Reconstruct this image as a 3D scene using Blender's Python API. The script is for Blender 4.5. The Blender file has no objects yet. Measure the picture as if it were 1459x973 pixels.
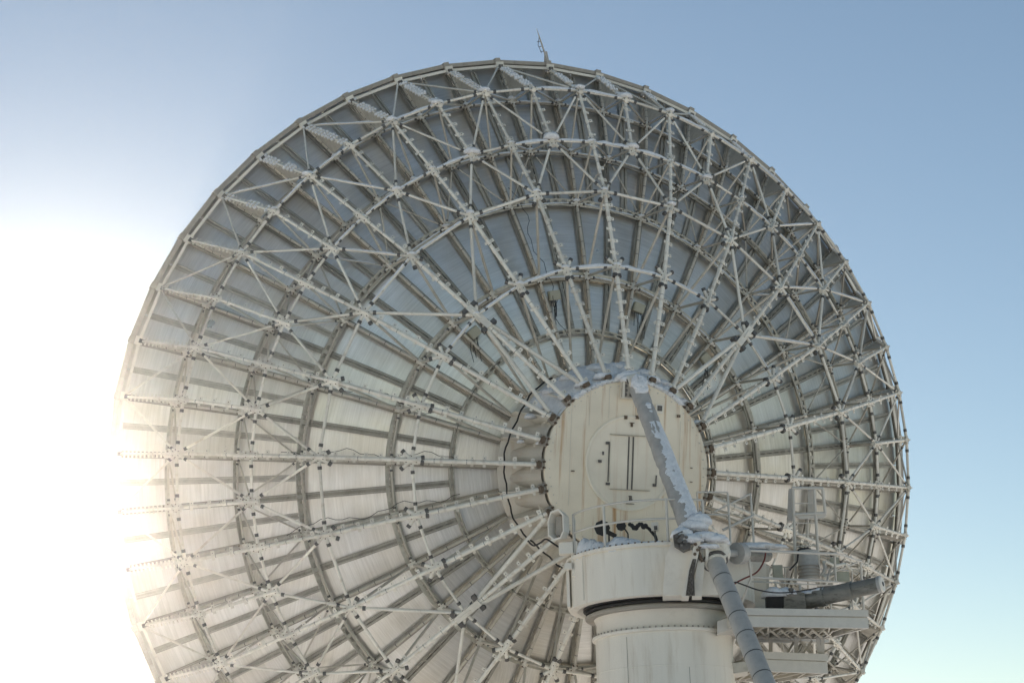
import bpy, math, random
from mathutils import Vector, Matrix
random.seed(11)
R_, PI = math.radians, math.pi
C = bpy.context.scene.collection
scene = bpy.context.scene

# ------------------------------------------------------------------ camera, pose of the place
FPX, CX, CY = 2679.9, 729.5, 486.5          # focal length and centre in photograph pixels
PITCH, ROLL, EYE = R_(17.0), R_(1.5), Vector((0, 0, 1.7))
upc = Vector((-math.sin(ROLL)*math.cos(PITCH), -math.cos(ROLL)*math.cos(PITCH), math.sin(PITCH)))  # world up in camera axes (x right, y down, z forward)
yc = (Vector((0, 0, 1)) - upc*upc.z).normalized()
xc = yc.cross(upc)
WC = Matrix((xc, yc, upc))                   # camera axes -> world
cam = bpy.data.objects.new('camera', bpy.data.cameras.new('camera')); C.objects.link(cam)
m3 = WC @ Matrix(((1, 0, 0), (0, -1, 0), (0, 0, -1)))
cam.matrix_world = Matrix.Translation(EYE) @ m3.to_4x4()
cam.data.sensor_width = 36.0; cam.data.lens = 36.0*FPX/1459.0
cam.data.clip_start = 0.5; cam.data.clip_end = 20000
scene.camera = cam

# ------------------------------------------------------------------ daylight
SUN_EL, SUN_AZ = R_(11.7), R_(-14.5)         # azimuth clockwise from +Y
world = bpy.data.worlds.new('World'); scene.world = world; world.use_nodes = True
wn = world.node_tree; wn.nodes.clear()
sky = wn.nodes.new('ShaderNodeTexSky'); sky.sky_type = 'NISHITA'; sky.sun_disc = False
sky.sun_elevation = SUN_EL; sky.sun_rotation = SUN_AZ
sky.altitude = 200; sky.air_density = 1.0; sky.dust_density = 0.15; sky.ozone_density = 1.1
bg = wn.nodes.new('ShaderNodeBackground'); bg.inputs['Strength'].default_value = 0.05
wo = wn.nodes.new('ShaderNodeOutputWorld')
wn.links.new(sky.outputs[0], bg.inputs[0]); wn.links.new(bg.outputs[0], wo.inputs[0])
sd = bpy.data.lights.new('sun', 'SUN'); sd.energy = 5; sd.angle = R_(0.53); sd.color = (1.0, 0.88, 0.73)
sun = bpy.data.objects.new('sun', sd); C.objects.link(sun)
sdir = Vector((math.sin(SUN_AZ)*math.cos(SUN_EL), math.cos(SUN_AZ)*math.cos(SUN_EL), math.sin(SUN_EL)))
sun.rotation_euler = sdir.to_track_quat('Z', 'Y').to_euler(); sun.location = sdir*300
vs = scene.view_settings; vs.view_transform = 'Standard'; vs.look = 'None'; vs.gamma = 1.0; vs.exposure = 1.38
scene.render.engine = 'CYCLES'
cy = scene.cycles
cy.use_denoising = True; cy.max_bounces = 6; cy.diffuse_bounces = 4; cy.glossy_bounces = 3; cy.volume_bounces = 0
cy.use_adaptive_sampling = True; cy.adaptive_threshold = 0.015; cy.caustics_reflective = False; cy.caustics_refractive = False

# ------------------------------------------------------------------ placing helpers
def ray(u, v): return WC @ Vector(((u-CX)/FPX, (v-CY)/FPX, 1.0))
def at(u, v, d): return EYE + ray(u, v)*d            # d = metres along the optical axis
def atz(u, v, z):
    r = ray(u, v); return EYE + r*((z-EYE.z)/r.z)
UP = Vector((0, 0, 1))

# pose of the dish, found by fitting its rings: local z = boresight (away from camera), nodes at negative z
S = 16.0
rv = Vector((-0.1024, -0.317, 0.1108)); RD = Matrix.Rotation(rv.length, 3, rv.normalized())
TD = Vector((0.0506, 0.3153, 4.4995))*S
MD = Matrix.Translation(EYE + WC @ TD) @ (WC @ RD).to_4x4()
MDi = MD.inverted()
TH0 = 0.0713 + PI
def ang(k): return TH0 + k*2*PI/48
def P(k, r, z): return Vector((r*math.cos(ang(k)), r*math.sin(ang(k)), z))*S
def Q(r, z, k=0.0):                                   # in a piece's own frame: its rib lies along +x
    a = k*2*PI/48; return Vector((r*math.cos(a), r*math.sin(a), z))*S
UL = (MDi.to_3x3() @ UP).normalized()                 # world up in dish axes
EL = MDi @ EYE
def seen(p, mg=40):                                   # is a point of the dish inside the picture?
    c = RD @ p + TD
    return -mg < CX+FPX*c.x/c.z < 1459+mg and -mg < CY+FPX*c.y/c.z < 973+mg
def on_disc(u, v, z):                                 # pixel -> dish point on plane z (units of S)
    d = MDi.to_3x3() @ ray(u, v); t = (z*S-EL.z)/d.z; return EL + d*t

# ------------------------------------------------------------------ mesh builder
class MB:
    def __init__(s): s.v = []; s.f = []; s.m = []; s.sm = []
    def add(s, vs, fs, mi=0, smooth=False):
        o = len(s.v); s.v += [tuple(p) for p in vs]
        for f in fs: s.f.append(tuple(i+o for i in f)); s.m.append(mi); s.sm.append(smooth)
    def frame(s, d):
        d = d.normalized(); a = Vector((0, 0, 1)) if abs(d.z) < 0.9 else Vector((1, 0, 0))
        x = d.cross(a).normalized(); return x, d.cross(x).normalized(), d
    def tube(s, p, q, r, r2=None, n=8, mi=0, caps=True):
        p, q = Vector(p), Vector(q); r2 = r if r2 is None else r2
        x, y, d = s.frame(q-p)
        c = [(math.cos(2*PI*i/n), math.sin(2*PI*i/n)) for i in range(n)]
        vs = [p+(x*a+y*b)*r for a, b in c]+[q+(x*a+y*b)*r2 for a, b in c]
        s.add(vs, [(i, (i+1) % n, n+(i+1) % n, n+i) for i in range(n)], mi, n > 4)
        if caps: s.add(vs, [tuple(range(n))[::-1], tuple(range(n, 2*n))], mi)
    def path(s, pts, r, n=6, mi=0):
        for a, b in zip(pts, pts[1:]): s.tube(a, b, r, n=n, mi=mi)
    def bar(s, p, q, w, h, up, mi=0):                  # rectangular bar p->q, w across, h along up
        p, q = Vector(p), Vector(q); d = (q-p).normalized(); x = d.cross(Vector(up)).normalized(); y = x.cross(d)
        vs = [e+x*(a*w/2)+y*(b*h/2) for e in (p, q) for a, b in ((-1, -1), (1, -1), (1, 1), (-1, 1))]
        s.add(vs, [(0, 1, 2, 3), (7, 6, 5, 4), (0, 4, 5, 1), (1, 5, 6, 2), (2, 6, 7, 3), (3, 7, 4, 0)], mi)
    def box(s, c, x, y, z, mi=0):                      # half-extent vectors
        c = Vector(c)
        vs = [c+x*i+y*j+z*k for k in (-1, 1) for i, j in ((-1, -1), (1, -1), (1, 1), (-1, 1))]
        s.add(vs, [(3, 2, 1, 0), (4, 5, 6, 7), (0, 1, 5, 4), (1, 2, 6, 5), (2, 3, 7, 6), (3, 0, 4, 7)], mi)
    def prism(s, pts, off, mi=0):
        n = len(pts); vs = [Vector(p) for p in pts]+[Vector(p)+Vector(off) for p in pts]
        s.add(vs, [tuple(range(n))[::-1], tuple(range(n, 2*n))]+[(i, (i+1) % n, n+(i+1) % n, n+i) for i in range(n)], mi)
    def lathe(s, c, ax, prof, n=64, mi=0, a0=0, a1=2*PI, xr=None):   # prof: (radius, height) along ax
        c = Vector(c); x, y, d = s.frame(Vector(ax))
        if xr is not None: x = Vector(xr).normalized(); y = d.cross(x)
        full = abs(a1-a0-2*PI) < 1e-6; m = n if full else n+1
        runs = [[prof[0]]]                             # corners of the profile stay crisp: each run has vertices of its own
        for i in range(1, len(prof)):
            runs[-1].append(prof[i])
            if i < len(prof)-1:
                u1 = Vector((prof[i][0]-prof[i-1][0], prof[i][1]-prof[i-1][1])); u2 = Vector((prof[i+1][0]-prof[i][0], prof[i+1][1]-prof[i][1]))
                if u1.length > 1e-6 and u2.length > 1e-6 and u1.angle(u2) > .5: runs.append([prof[i]])
        for run in runs:
            vs = [c+(x*math.cos(a0+(a1-a0)*i/n)+y*math.sin(a0+(a1-a0)*i/n))*r+d*h for r, h in run for i in range(m)]
            fs = [(j*m+i, j*m+(i+1) % m, (j+1)*m+(i+1) % m, (j+1)*m+i) for j in range(len(run)-1) for i in range(n)]
            s.add(vs, fs, mi, True)
    def blob(s, c, rx, ry, rz, up, n=10, m=5, rough=.12, flat=-.25, mi=0):  # lumpy dome of snow
        c = Vector(c); x, y, d = s.frame(Vector(up)); vs = []
        for j in range(m+1):
            t = j/m*PI*0.5
            for i in range(n):
                a = 2*PI*i/n; k = 1+random.uniform(-rough, rough)
                vs.append(c+(x*math.cos(a)*rx+y*math.sin(a)*ry)*math.cos(t)*k+d*(math.sin(t)*rz*k+(flat*rz if j == 0 else 0)))
        s.add(vs, [(j*n+i, j*n+(i+1) % n, (j+1)*n+(i+1) % n, (j+1)*n+i) for j in range(m) for i in range(n)]+[tuple(range(n))[::-1]], mi, True)
    def mesh(s, name, mats):
        me = bpy.data.meshes.new(name); me.from_pydata(s.v, [], s.f)
        for m in (mats if isinstance(mats, (list, tuple)) else [mats]): me.materials.append(m)
        me.polygons.foreach_set('material_index', s.m); me.polygons.foreach_set('use_smooth', s.sm)
        me.validate(); me.update(); return me

def link(name, me, parent=None, rz=None, loc=None):
    o = bpy.data.objects.new(name, me); C.objects.link(o)
    if parent: o.parent = parent
    if rz is not None: o.rotation_euler = (0, 0, rz)
    if loc is not None: o.location = loc
    return o
def part(name, mb, mats, parent, stuff=False, label=None):
    o = link(name, mb.mesh(name, mats), parent)
    if stuff: o['kind'] = 'stuff'
    if label: o['label'] = label
    return o
def thing(name, label, cat, loc=(0, 0, 0), group=None):
    o = bpy.data.objects.new(name, None); C.objects.link(o); o.location = loc; o.empty_display_size = .5
    o['label'] = label; o['category'] = cat
    if group: o['group'] = group
    return o
class LB(MB):                                          # builds in world coordinates, stored relative to a base point
    def __init__(s, base): super().__init__(); s.base = Vector(base)
    def mesh(s, name, mats):
        b = s.base; s.v = [(x-b.x, y-b.y, z-b.z) for x, y, z in s.v]; return super().mesh(name, mats)

# ------------------------------------------------------------------ materials
def mat(name, col, rough=.6, metal=0., var=.12, scale=2., stretch=(1, 1, 1), bump=.1, bscale=12., dirt=None, dirt_amt=.5, objvar=0., coord='Object', spec=.5):
    m = bpy.data.materials.new(name); m.use_nodes = True; nt = m.node_tree; N, L = nt.nodes, nt.links
    b = N['Principled BSDF']; b.inputs['Roughness'].default_value = rough; b.inputs['Metallic'].default_value = metal
    b.inputs['Specular IOR Level'].default_value = spec
    tc = N.new('ShaderNodeTexCoord'); mp = N.new('ShaderNodeMapping'); mp.inputs['Scale'].default_value = stretch
    L.new(tc.outputs[coord], mp.inputs['Vector'])
    n1 = N.new('ShaderNodeTexNoise'); n1.inputs['Scale'].default_value = scale; n1.inputs['Detail'].default_value = 6; n1.inputs['Roughness'].default_value = .6
    L.new(mp.outputs[0], n1.inputs['Vector'])
    cr = N.new('ShaderNodeValToRGB'); cr.color_ramp.elements[0].position = .3; cr.color_ramp.elements[1].position = .7
    cr.color_ramp.elements[0].color = tuple(c*(1-var) for c in col)+(1,); cr.color_ramp.elements[1].color = tuple(min(1, c*(1+var)) for c in col)+(1,)
    L.new(n1.outputs[0], cr.inputs[0]); out = cr.outputs[0]
    if dirt:
        n2 = N.new('ShaderNodeTexNoise'); n2.inputs['Scale'].default_value = scale*2.3; n2.inputs['Detail'].default_value = 8; n2.inputs['Roughness'].default_value = .7
        L.new(mp.outputs[0], n2.inputs['Vector'])
        r2 = N.new('ShaderNodeValToRGB'); r2.color_ramp.elements[0].position = .52; r2.color_ramp.elements[1].position = .75
        r2.color_ramp.elements[1].color = (dirt_amt,)*3+(1,)
        L.new(n2.outputs[0], r2.inputs[0])
        mx = N.new('ShaderNodeMix'); mx.data_type = 'RGBA'; mx.inputs['B'].default_value = tuple(dirt)+(1,)
        L.new(r2.outputs[0], mx.inputs['Factor']); L.new(out, mx.inputs['A']); out = mx.outputs['Result']
    if objvar:
        oi = N.new('ShaderNodeObjectInfo'); mr = N.new('ShaderNodeMapRange'); mr.inputs['To Min'].default_value = 1-objvar; mr.inputs['To Max'].default_value = 1+objvar*.5
        L.new(oi.outputs['Random'], mr.inputs[0]); mm = N.new('ShaderNodeVectorMath'); mm.operation = 'SCALE'
        L.new(out, mm.inputs[0]); L.new(mr.outputs[0], mm.inputs['Scale']); out = mm.outputs[0]
    L.new(out, b.inputs['Base Color'])
    if bump:
        n3 = N.new('ShaderNodeTexNoise'); n3.inputs['Scale'].default_value = bscale; n3.inputs['Detail'].default_value = 4
        L.new(mp.outputs[0], n3.inputs['Vector'])
        bp = N.new('ShaderNodeBump'); bp.inputs['Strength'].default_value = bump; bp.inputs['Distance'].default_value = .05
        L.new(n3.outputs[0], bp.inputs['Height']); L.new(bp.outputs[0], b.inputs['Normal'])
    return m
M = {}
M['tube'] = mat('cream_paint', (.75, .71, .62), .45, 0, .12, 1.6, dirt=(.34, .23, .13), dirt_amt=.6, objvar=.18, bump=.05)
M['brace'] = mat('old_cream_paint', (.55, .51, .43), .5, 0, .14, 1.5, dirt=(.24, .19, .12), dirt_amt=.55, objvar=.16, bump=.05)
M['rib'] = mat('galvanised_rib', (.34, .32, .27), .5, .35, .2, 1.5, dirt=(.13, .11, .07), dirt_amt=.5, objvar=.15)
M['rib_thin'] = mat('galvanised_thin_rib', (.47, .445, .385), .5, .2, .2, 2.5, dirt=(.22, .19, .13), dirt_amt=.6, objvar=.2)
M['ring'] = mat('weathered_ring_beam', (.48, .455, .385), .55, .2, .25, 2.5, dirt=(.16, .14, .06), dirt_amt=.7, objvar=.1)
M['rim'] = mat('rim_steel', (.34, .31, .265), .55, .1, .12, 1, stretch=(.3, 3, 3), dirt=(.2, .17, .13))
M['dark'] = mat('dark_flange', (.11, .105, .098), .5, .3, .3, 8)
M['bolt'] = mat('rusty_bolts', (.13, .095, .065), .7, .2, .4, 14)
M['snow'] = mat('snow', (.80, .81, .82), .8, 0, .10, 5, bump=.9, bscale=16, spec=.3, dirt=(.52, .53, .54), dirt_amt=.5)
M['white'] = mat('white_paint', (.78, .725, .63), .45, 0, .05, .8, dirt=(.42, .35, .26), dirt_amt=.3, bump=.04)
M['tower'] = mat('tower_paint', (.80, .745, .645), .45, 0, .06, .7, stretch=(2.2, 2.2, .22), dirt=(.46, .36, .24), dirt_amt=.5, bump=.05)
M['rail'] = mat('rail_paint', (.60, .565, .50), .4, 0, .05, 4)
M['grey'] = mat('grey_pipe_paint', (.44, .42, .385), .5, 0, .08, 3, dirt=(.14, .13, .12), dirt_amt=.35)
M['wrap'] = mat('grey_sleeve', (.40, .385, .36), .85, 0, .14, 4, bump=.35, bscale=10)
M['black'] = mat('black_rubber', (.015, .015, .016), .6, 0, .2, 6)
M['red'] = mat('red_cable', (.16, .03, .02), .6, 0, .2, 6)
M['jbox'] = mat('box_paint', (.40, .39, .30), .5, 0, .08, 4)
M['stain'] = mat('stained_cylinder', (.22, .21, .18), .5, .2, .25, 1.6, stretch=(1, 1, 3.5), dirt=(.035, .028, .015), dirt_amt=1.0)

def panel_material():
    m = bpy.data.materials.new('aluminium_panel'); m.use_nodes = True; N, L = m.node_tree.nodes, m.node_tree.links
    b = N['Principled BSDF']; b.inputs['Metallic'].default_value = .72
    tc = N.new('ShaderNodeTexCoord'); oi = N.new('ShaderNodeObjectInfo')
    ad = N.new('ShaderNodeVectorMath'); ad.operation = 'ADD'; mu = N.new('ShaderNodeVectorMath'); mu.operation = 'SCALE'
    cx = N.new('ShaderNodeCombineXYZ')
    for i in range(3): L.new(oi.outputs['Random'], cx.inputs[i])
    L.new(cx.outputs[0], mu.inputs[0]); mu.inputs['Scale'].default_value = 40
    L.new(tc.outputs['Object'], ad.inputs[0]); L.new(mu.outputs[0], ad.inputs[1])
    mp = N.new('ShaderNodeMapping'); mp.inputs['Scale'].default_value = (9.0, .30, 1); L.new(ad.outputs[0], mp.inputs['Vector'])
    n1 = N.new('ShaderNodeTexNoise'); n1.inputs['Scale'].default_value = 1.6; n1.inputs['Detail'].default_value = 8; n1.inputs['Roughness'].default_value = .7
    L.new(mp.outputs[0], n1.inputs['Vector'])
    n2 = N.new('ShaderNodeTexNoise'); n2.inputs['Scale'].default_value = .7; n2.inputs['Detail'].default_value = 5; L.new(ad.outputs[0], n2.inputs['Vector'])
    c1 = N.new('ShaderNodeValToRGB'); e = c1.color_ramp.elements; e[0].position = .3; e[1].position = .72
    e[0].color = (.74, .72, .67, 1); e[1].color = (.97, .95, .91, 1); L.new(n1.outputs[0], c1.inputs[0])
    c2 = N.new('ShaderNodeValToRGB'); e = c2.color_ramp.elements; e[0].position = .35; e[1].position = .7
    e[0].color = (.88, .85, .79, 1); e[1].color = (1, 1, 1, 1); L.new(n2.outputs[0], c2.inputs[0])
    mx = N.new('ShaderNodeMix'); mx.data_type = 'RGBA'; mx.blend_type = 'MULTIPLY'; mx.inputs['Factor'].default_value = 1
    L.new(c1.outputs[0], mx.inputs['A']); L.new(c2.outputs[0], mx.inputs['B'])
    mr = N.new('ShaderNodeMapRange'); mr.inputs['To Min'].default_value = .84; mr.inputs['To Max'].default_value = 1.04; L.new(oi.outputs['Random'], mr.inputs[0])
    sc = N.new('ShaderNodeVectorMath'); sc.operation = 'SCALE'; L.new(mx.outputs['Result'], sc.inputs[0]); L.new(mr.outputs[0], sc.inputs['Scale'])
    L.new(sc.outputs[0], b.inputs['Base Color'])
    r = N.new('ShaderNodeMapRange'); r.inputs['To Min'].default_value = .22; r.inputs['To Max'].default_value = .42; L.new(n2.outputs[0], r.inputs[0]); L.new(r.outputs[0], b.inputs['Roughness'])
    bp = N.new('ShaderNodeBump'); bp.inputs['Strength'].default_value = .5; bp.inputs['Distance'].default_value = .02
    mp2 = N.new('ShaderNodeMapping'); mp2.inputs['Scale'].default_value = (16, .8, 1); L.new(ad.outputs[0], mp2.inputs['Vector'])
    n3 = N.new('ShaderNodeTexNoise'); n3.inputs['Scale'].default_value = 1.5; n3.inputs['Detail'].default_value = 3; L.new(mp2.outputs[0], n3.inputs['Vector'])
    L.new(n3.outputs[0], bp.inputs['Height']); L.new(bp.outputs[0], b.inputs['Normal'])
    return m
M['panel'] = panel_material()

def hub_material(name, base, rust_amt):
    """beige paint with rust that has run down from the upper edge (streaks along the dish's own up direction)"""
    m = bpy.data.materials.new(name); m.use_nodes = True; N, L = m.node_tree.nodes, m.node_tree.links
    b = N['Principled BSDF']; b.inputs['Roughness'].default_value = .55
    tc = N.new('ShaderNodeTexCoord')
    sideL = UL.cross(Vector((0, 0, 1))).normalized(); upL = Vector((0, 0, 1)).cross(sideL).normalized()
    cx = N.new('ShaderNodeCombineXYZ')
    for i, ax in enumerate((sideL, upL)):
        d = N.new('ShaderNodeVectorMath'); d.operation = 'DOT_PRODUCT'; d.inputs[1].default_value = ax
        L.new(tc.outputs['Object'], d.inputs[0]); L.new(d.outputs['Value'], cx.inputs[i])
    mp = N.new('ShaderNodeMapping'); mp.inputs['Scale'].default_value = (2.4, .10, 1); L.new(cx.outputs[0], mp.inputs['Vector'])
    n1 = N.new('ShaderNodeTexNoise'); n1.inputs['Scale'].default_value = 1.5; n1.inputs['Detail'].default_value = 7; n1.inputs['Roughness'].default_value = .65
    L.new(mp.outputs[0], n1.inputs['Vector'])
    r1 = N.new('ShaderNodeValToRGB'); e = r1.color_ramp.elements; e[0].position = .53; e[1].position = .69; e[1].color = (rust_amt,)*3+(1,)
    L.new(n1.outputs[0], r1.inputs[0])
    n2 = N.new('ShaderNodeTexNoise'); n2.inputs['Scale'].default_value = .9; n2.inputs['Detail'].default_value = 6; L.new(tc.outputs['Object'], n2.inputs['Vector'])
    r2 = N.new('ShaderNodeValToRGB'); e = r2.color_ramp.elements; e[0].position = .3; e[1].position = .7
    e[0].color = tuple(c*.84 for c in base)+(1,); e[1].color = tuple(base)+(1,); L.new(n2.outputs[0], r2.inputs[0])
    mx = N.new('ShaderNodeMix'); mx.data_type = 'RGBA'; mx.inputs['B'].default_value = (.47, .25, .09, 1)
    L.new(r1.outputs[0], mx.inputs['Factor']); L.new(r2.outputs[0], mx.inputs['A']); L.new(mx.outputs['Result'], b.inputs['Base Color'])
    return m
M['hub'] = hub_material('hub_paint_with_rust_runs', (.86, .77, .61), .95)
M['drum'] = hub_material('drum_paint', (.66, .62, .54), .3)
M['door'] = hub_material('door_paint', (.87, .80, .66), .22)

# ------------------------------------------------------------------ ground
g = MB(); NG = 60
for j in range(NG+1):
    for i in range(NG+1):
        def w(t): t = t*2-1; return math.copysign(abs(t)**3, t)*6000
        x, y = w(i/NG), w(j/NG); g.v.append((x, y, random.uniform(-.06, .06) if abs(x) < 400 and abs(y) < 400 else 0))
g.f = [(j*(NG+1)+i, j*(NG+1)+i+1, (j+1)*(NG+1)+i+1, (j+1)*(NG+1)+i) for j in range(NG) for i in range(NG)]; g.m = [0]*len(g.f); g.sm = [True]*len(g.f)
ground = link('ground', g.mesh('ground', mat('snowy_ground', (.88, .88, .89), .8, 0, .05, .05, bump=.4, bscale=.6)))
ground['kind'] = 'structure'

# ------------------------------------------------------------------ the dish
dish = thing('dish_antenna', 'huge white radio dish seen from behind with its lattice of trusses and round rusty hub', 'radio dish')
dish.matrix_world = MD
# ring radii and depths (fractions of the 16 m radius): back layer A B C D E, front layer next to the reflector FA FB FC FD FE
RG = {'R': (.985, -.012), 'A': (.8837, -.2297), 'B': (.7429, -.3318), 'C': (.6168, -.4183), 'D': (.4393, -.5003), 'E': (.1885, -.5999),
      'FA': (.8819, -.0904), 'FB': (.7457, -.186), 'FC': (.6174, -.2399), 'FD': (.4377, -.3243), 'FE': (.205, -.395), 'RF': (.975, -.03)}
def surf(r): return -.405*(1-r*r)+.024                 # back face of the reflector
def N_(n, k=0.0): return Q(*RG[n], k)
ringR = [1.0, .882, .7457, .6174, .4377, .31, .20]

# panels: one mesh per ring, turned about the boresight
lower = {'panel_sheet': [], 'lower_framework': [], }
def panel_mb(r0, r1, half, seed):
    rnd = random.Random(seed); mb = MB(); nr, na = 4, 1; g0 = .011
    for lay in (0, 1):
        for i in range(nr+1):
            r = r0+(r1-r0)*i/nr
            r = min(max(r, r0+.0006), r1-.0006)
            hw = half*2*PI/48-g0/(r*S)
            for j in range(na+1):
                a = -hw+2*hw*j/na; mb.v.append(tuple(Vector((r*math.cos(a)*S, r*math.sin(a)*S, surf(r)*S+(.0 if lay == 0 else .05)))))
    W = na+1; H = (nr+1)*W
    top, bot = mb.v[:H], mb.v[H:]; mb.v = list(top)+list(bot)      # the sides get corners of their own, so the sheet shades flat to its edge
    for i in range(nr):
        for j in range(na):
            q = (i*W+j, i*W+j+1, (i+1)*W+j+1, (i+1)*W+j); mb.f += [q, tuple(x+H for x in q[::-1])]
    nb = len(mb.f)
    loop = [j for j in range(na)]+[i*W+na for i in range(nr)]+[nr*W+j for j in range(na, 0, -1)]+[i*W for i in range(nr, 0, -1)]
    b0 = len(mb.v); mb.v += [top[i] for i in loop]+[bot[i] for i in loop]; m_ = len(loop)
    mb.f += [(b0+i, b0+m_+i, b0+m_+(i+1) % m_, b0+(i+1) % m_) for i in range(m_)]
    mb.m = [0]*len(mb.f); mb.sm = [k < nb for k in range(len(mb.f))]; return mb
cands = []
for i in range(6):
    r1, r0 = ringR[i], ringR[i+1]
    step = .5 if i < 3 else (1.0 if i < 5 else 2.0)
    mb = panel_mb(r0, r1, step/2, i); me = mb.mesh('reflector_panel', M['panel'])
    for j in range(int(round(48/step))):
        k = j*step+step/2+(1 if i == 5 else 0)
        cands.append((seen(Q(0, 0)+P(k, (r0+r1)/2, surf((r0+r1)/2)), 0), (r1-r0)*(r1+r0)*step, k, me, mb))
cands.sort(key=lambda c: (-c[0], -c[1]))
rest = MB()
for n, (vis, ar, k, me, mb) in enumerate(cands):
    tilt = (random.uniform(-.0012, .0012), random.uniform(-.0012, .0012), ang(k))
    if vis and n < 300:
        o = link('reflector_panel', me, dish); o.rotation_euler = tilt
    else:
        rm = Matrix.Rotation(ang(k), 3, 'Z'); b0 = len(rest.v); rest.v += [tuple(rm @ Vector(v)) for v in mb.v]
        rest.f += [tuple(i+b0 for i in f) for f in mb.f]; rest.m += mb.m; rest.sm += mb.sm
part('panel_sheet', rest, M['panel'], dish, stuff=True)

hidden = MB()                                          # framework wholly outside the picture, joined
hid_mats = [M['tube'], M['dark'], M['rib'], M['bolt']]
def place(name, mb, mats, k, probe, parent=None, cache={}):
    """one piece at index k; pieces alike share their mesh; those out of the picture join one part"""
    if not any(seen(Matrix.Rotation(ang(k), 3, 'Z') @ p) for p in probe):
        rm = Matrix.Rotation(ang(k), 3, 'Z'); b0 = len(hidden.v); hidden.v += [tuple(rm @ Vector(v)) for v in mb.v]
        hidden.f += [tuple(i+b0 for i in f) for f in mb.f]; hidden.m += [min(x, 3) for x in mb.m]; hidden.sm += mb.sm; return None
    key = id(mb)
    if key not in cache: cache[key] = (mb.mesh(name, mats), mb)
    o = link(name, cache[key][0], parent or dish)
    if parent is None: o.rotation_euler = (0, 0, ang(k))
    return o

# radial ribs on the back of the reflector: two strips with a slit between, ties across the slit
def rib_mb(r0, r1, w, h, gap, n, ties):
    mb = MB(); st = [r0+(r1-r0)*i/n for i in range(n+1)]
    for s in (-1, 1):
        y = s*(gap/2+w/2)
        for a, b in zip(st, st[1:]):
            pa, pb = Q(a, surf(a)), Q(b, surf(b)); o = Vector((0, y, -h/2-.004))
            mb.bar(pa+o, pb+o, w, h, (0, 0, 1))
            o2 = Vector((0, s*(gap/2+w+.03), -h+.006)); mb.bar(pa+o2, pb+o2, .045, .010, (0, 0, 1))
    if not ties or n == 9:
        for a, b in zip(st, st[1:]): mb.bar(Q(a, surf(a))+Vector((0, 0, -.02)), Q(b, surf(b))+Vector((0, 0, -.02)), gap+.03, .015, (0, 0, 1))
    if ties:
        L = (r1-r0)*S; m = int(L/.34)
        for i in range(m):
            r = r0+(r1-r0)*(i+.5)/m; p = Q(r, surf(r)-h/S*.75); mb.box(p, Vector((.045, 0, 0)), Vector((0, gap/2+.01, 0)), Vector((0, 0, .02)))
    return mb
rib_main = rib_mb(.2, .976, .05, .15, .04, 10, True)
rib_even = rib_mb(.31, .976, .045, .14, .035, 9, True)
rib_half = rib_mb(.6174+.008, .976, .022, .11, .075, 5, False)
for k in range(48):
    place('rib', rib_main if k % 2 else rib_even, M['rib'], k, [Q(.99, 0), Q(.7, surf(.7)), Q(.4, surf(.4)), Q(.25, surf(.25))])
for k in range(48): place('rib', rib_half, M['rib_thin'], k+.5, [Q(.99, 0), Q(.65, surf(.65))])
# concentric rings on the back of the reflector
for i, r in enumerate(ringR[1:]):
    mb = MB(); w = (.09, .12, .22, .16, .13, .18)[i]; h = .26; seg = 96
    for s in ((-1, 1)):
        rr = r+s*(w/2+.0)/S
        for j in range(seg):
            a, b = j/seg*48, (j+1)/seg*48
            o = Vector((0, 0, -.21))
            mb.bar(P(a, rr, surf(rr))+o, P(b, rr, surf(rr))+o, .12 if i == 3 else .055, .09, (0, 0, 1))
    if i != 3:
        for j in range(seg):
            a, b = j/seg*48, (j+1)/seg*48; o = Vector((0, 0, -.035)); mb.bar(P(a, r, surf(r))+o, P(b, r, surf(r))+o, .10, .015, (0, 0, 1))
    for j in range(seg*(2 if i in (2, 3) else 1)):
        a = j/(seg*(2 if i in (2, 3) else 1))*48; q = P(a, r, surf(r))+Vector((0, 0, -.19)); er = P(a, 1, 0).normalized()
        mb.box(q, er*(w/2), er.cross(Vector((0, 0, 1)))*.07, Vector((0, 0, .03)))
    part('support_ring', mb, M['ring'], dish)
# rim: straight box segments between the truss tips and a lighter bar just inside
rim = MB(); a, b = Q(.997, .004, -.5+.012), Q(.997, .004, .5-.012)
rim.bar(a, b, .14, .34, (0, 0, 1)); rimb = MB()
rimb.bar(Q(.983, -.018, -.49), Q(.983, -.018, .49), .10, .10, (0, 0, 1))
lip = MB(); lip.bar(a+Vector((.09, 0, .06)), b+Vector((.09, 0, .06)), .04, .12, (0, 0, 1))
for k in range(48):
    pr = [Q(1, 0, -.5), Q(1, 0, .5)]
    o = place('rim_beam', rim, M['rim'], k+.5, pr)
    if o is not None: place('rim_lip', lip, M['ring'], k+.5, pr, parent=o)
    place('rim_bar', rimb, M['tube'], k+.5, pr)
tip = MB()
tip.box(Q(.998, .003), Vector((.115, 0, 0)), Vector((0, .10, 0)), Vector((0, 0, .21)))
tip.box(Q(.986, -.02), Vector((.11, 0, 0)), Vector((0, .15, 0)), Vector((0, 0, .05)), 1)
tip.box(Q(.980, -.026), Vector((.07, 0, 0)), Vector((0, .07, 0)), Vector((0, 0, .09)), 2)
for k in range(48): place('rim_gusset', tip, [M['rim'], M['tube'], M['dark']], k, [Q(1, 0)])

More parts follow.
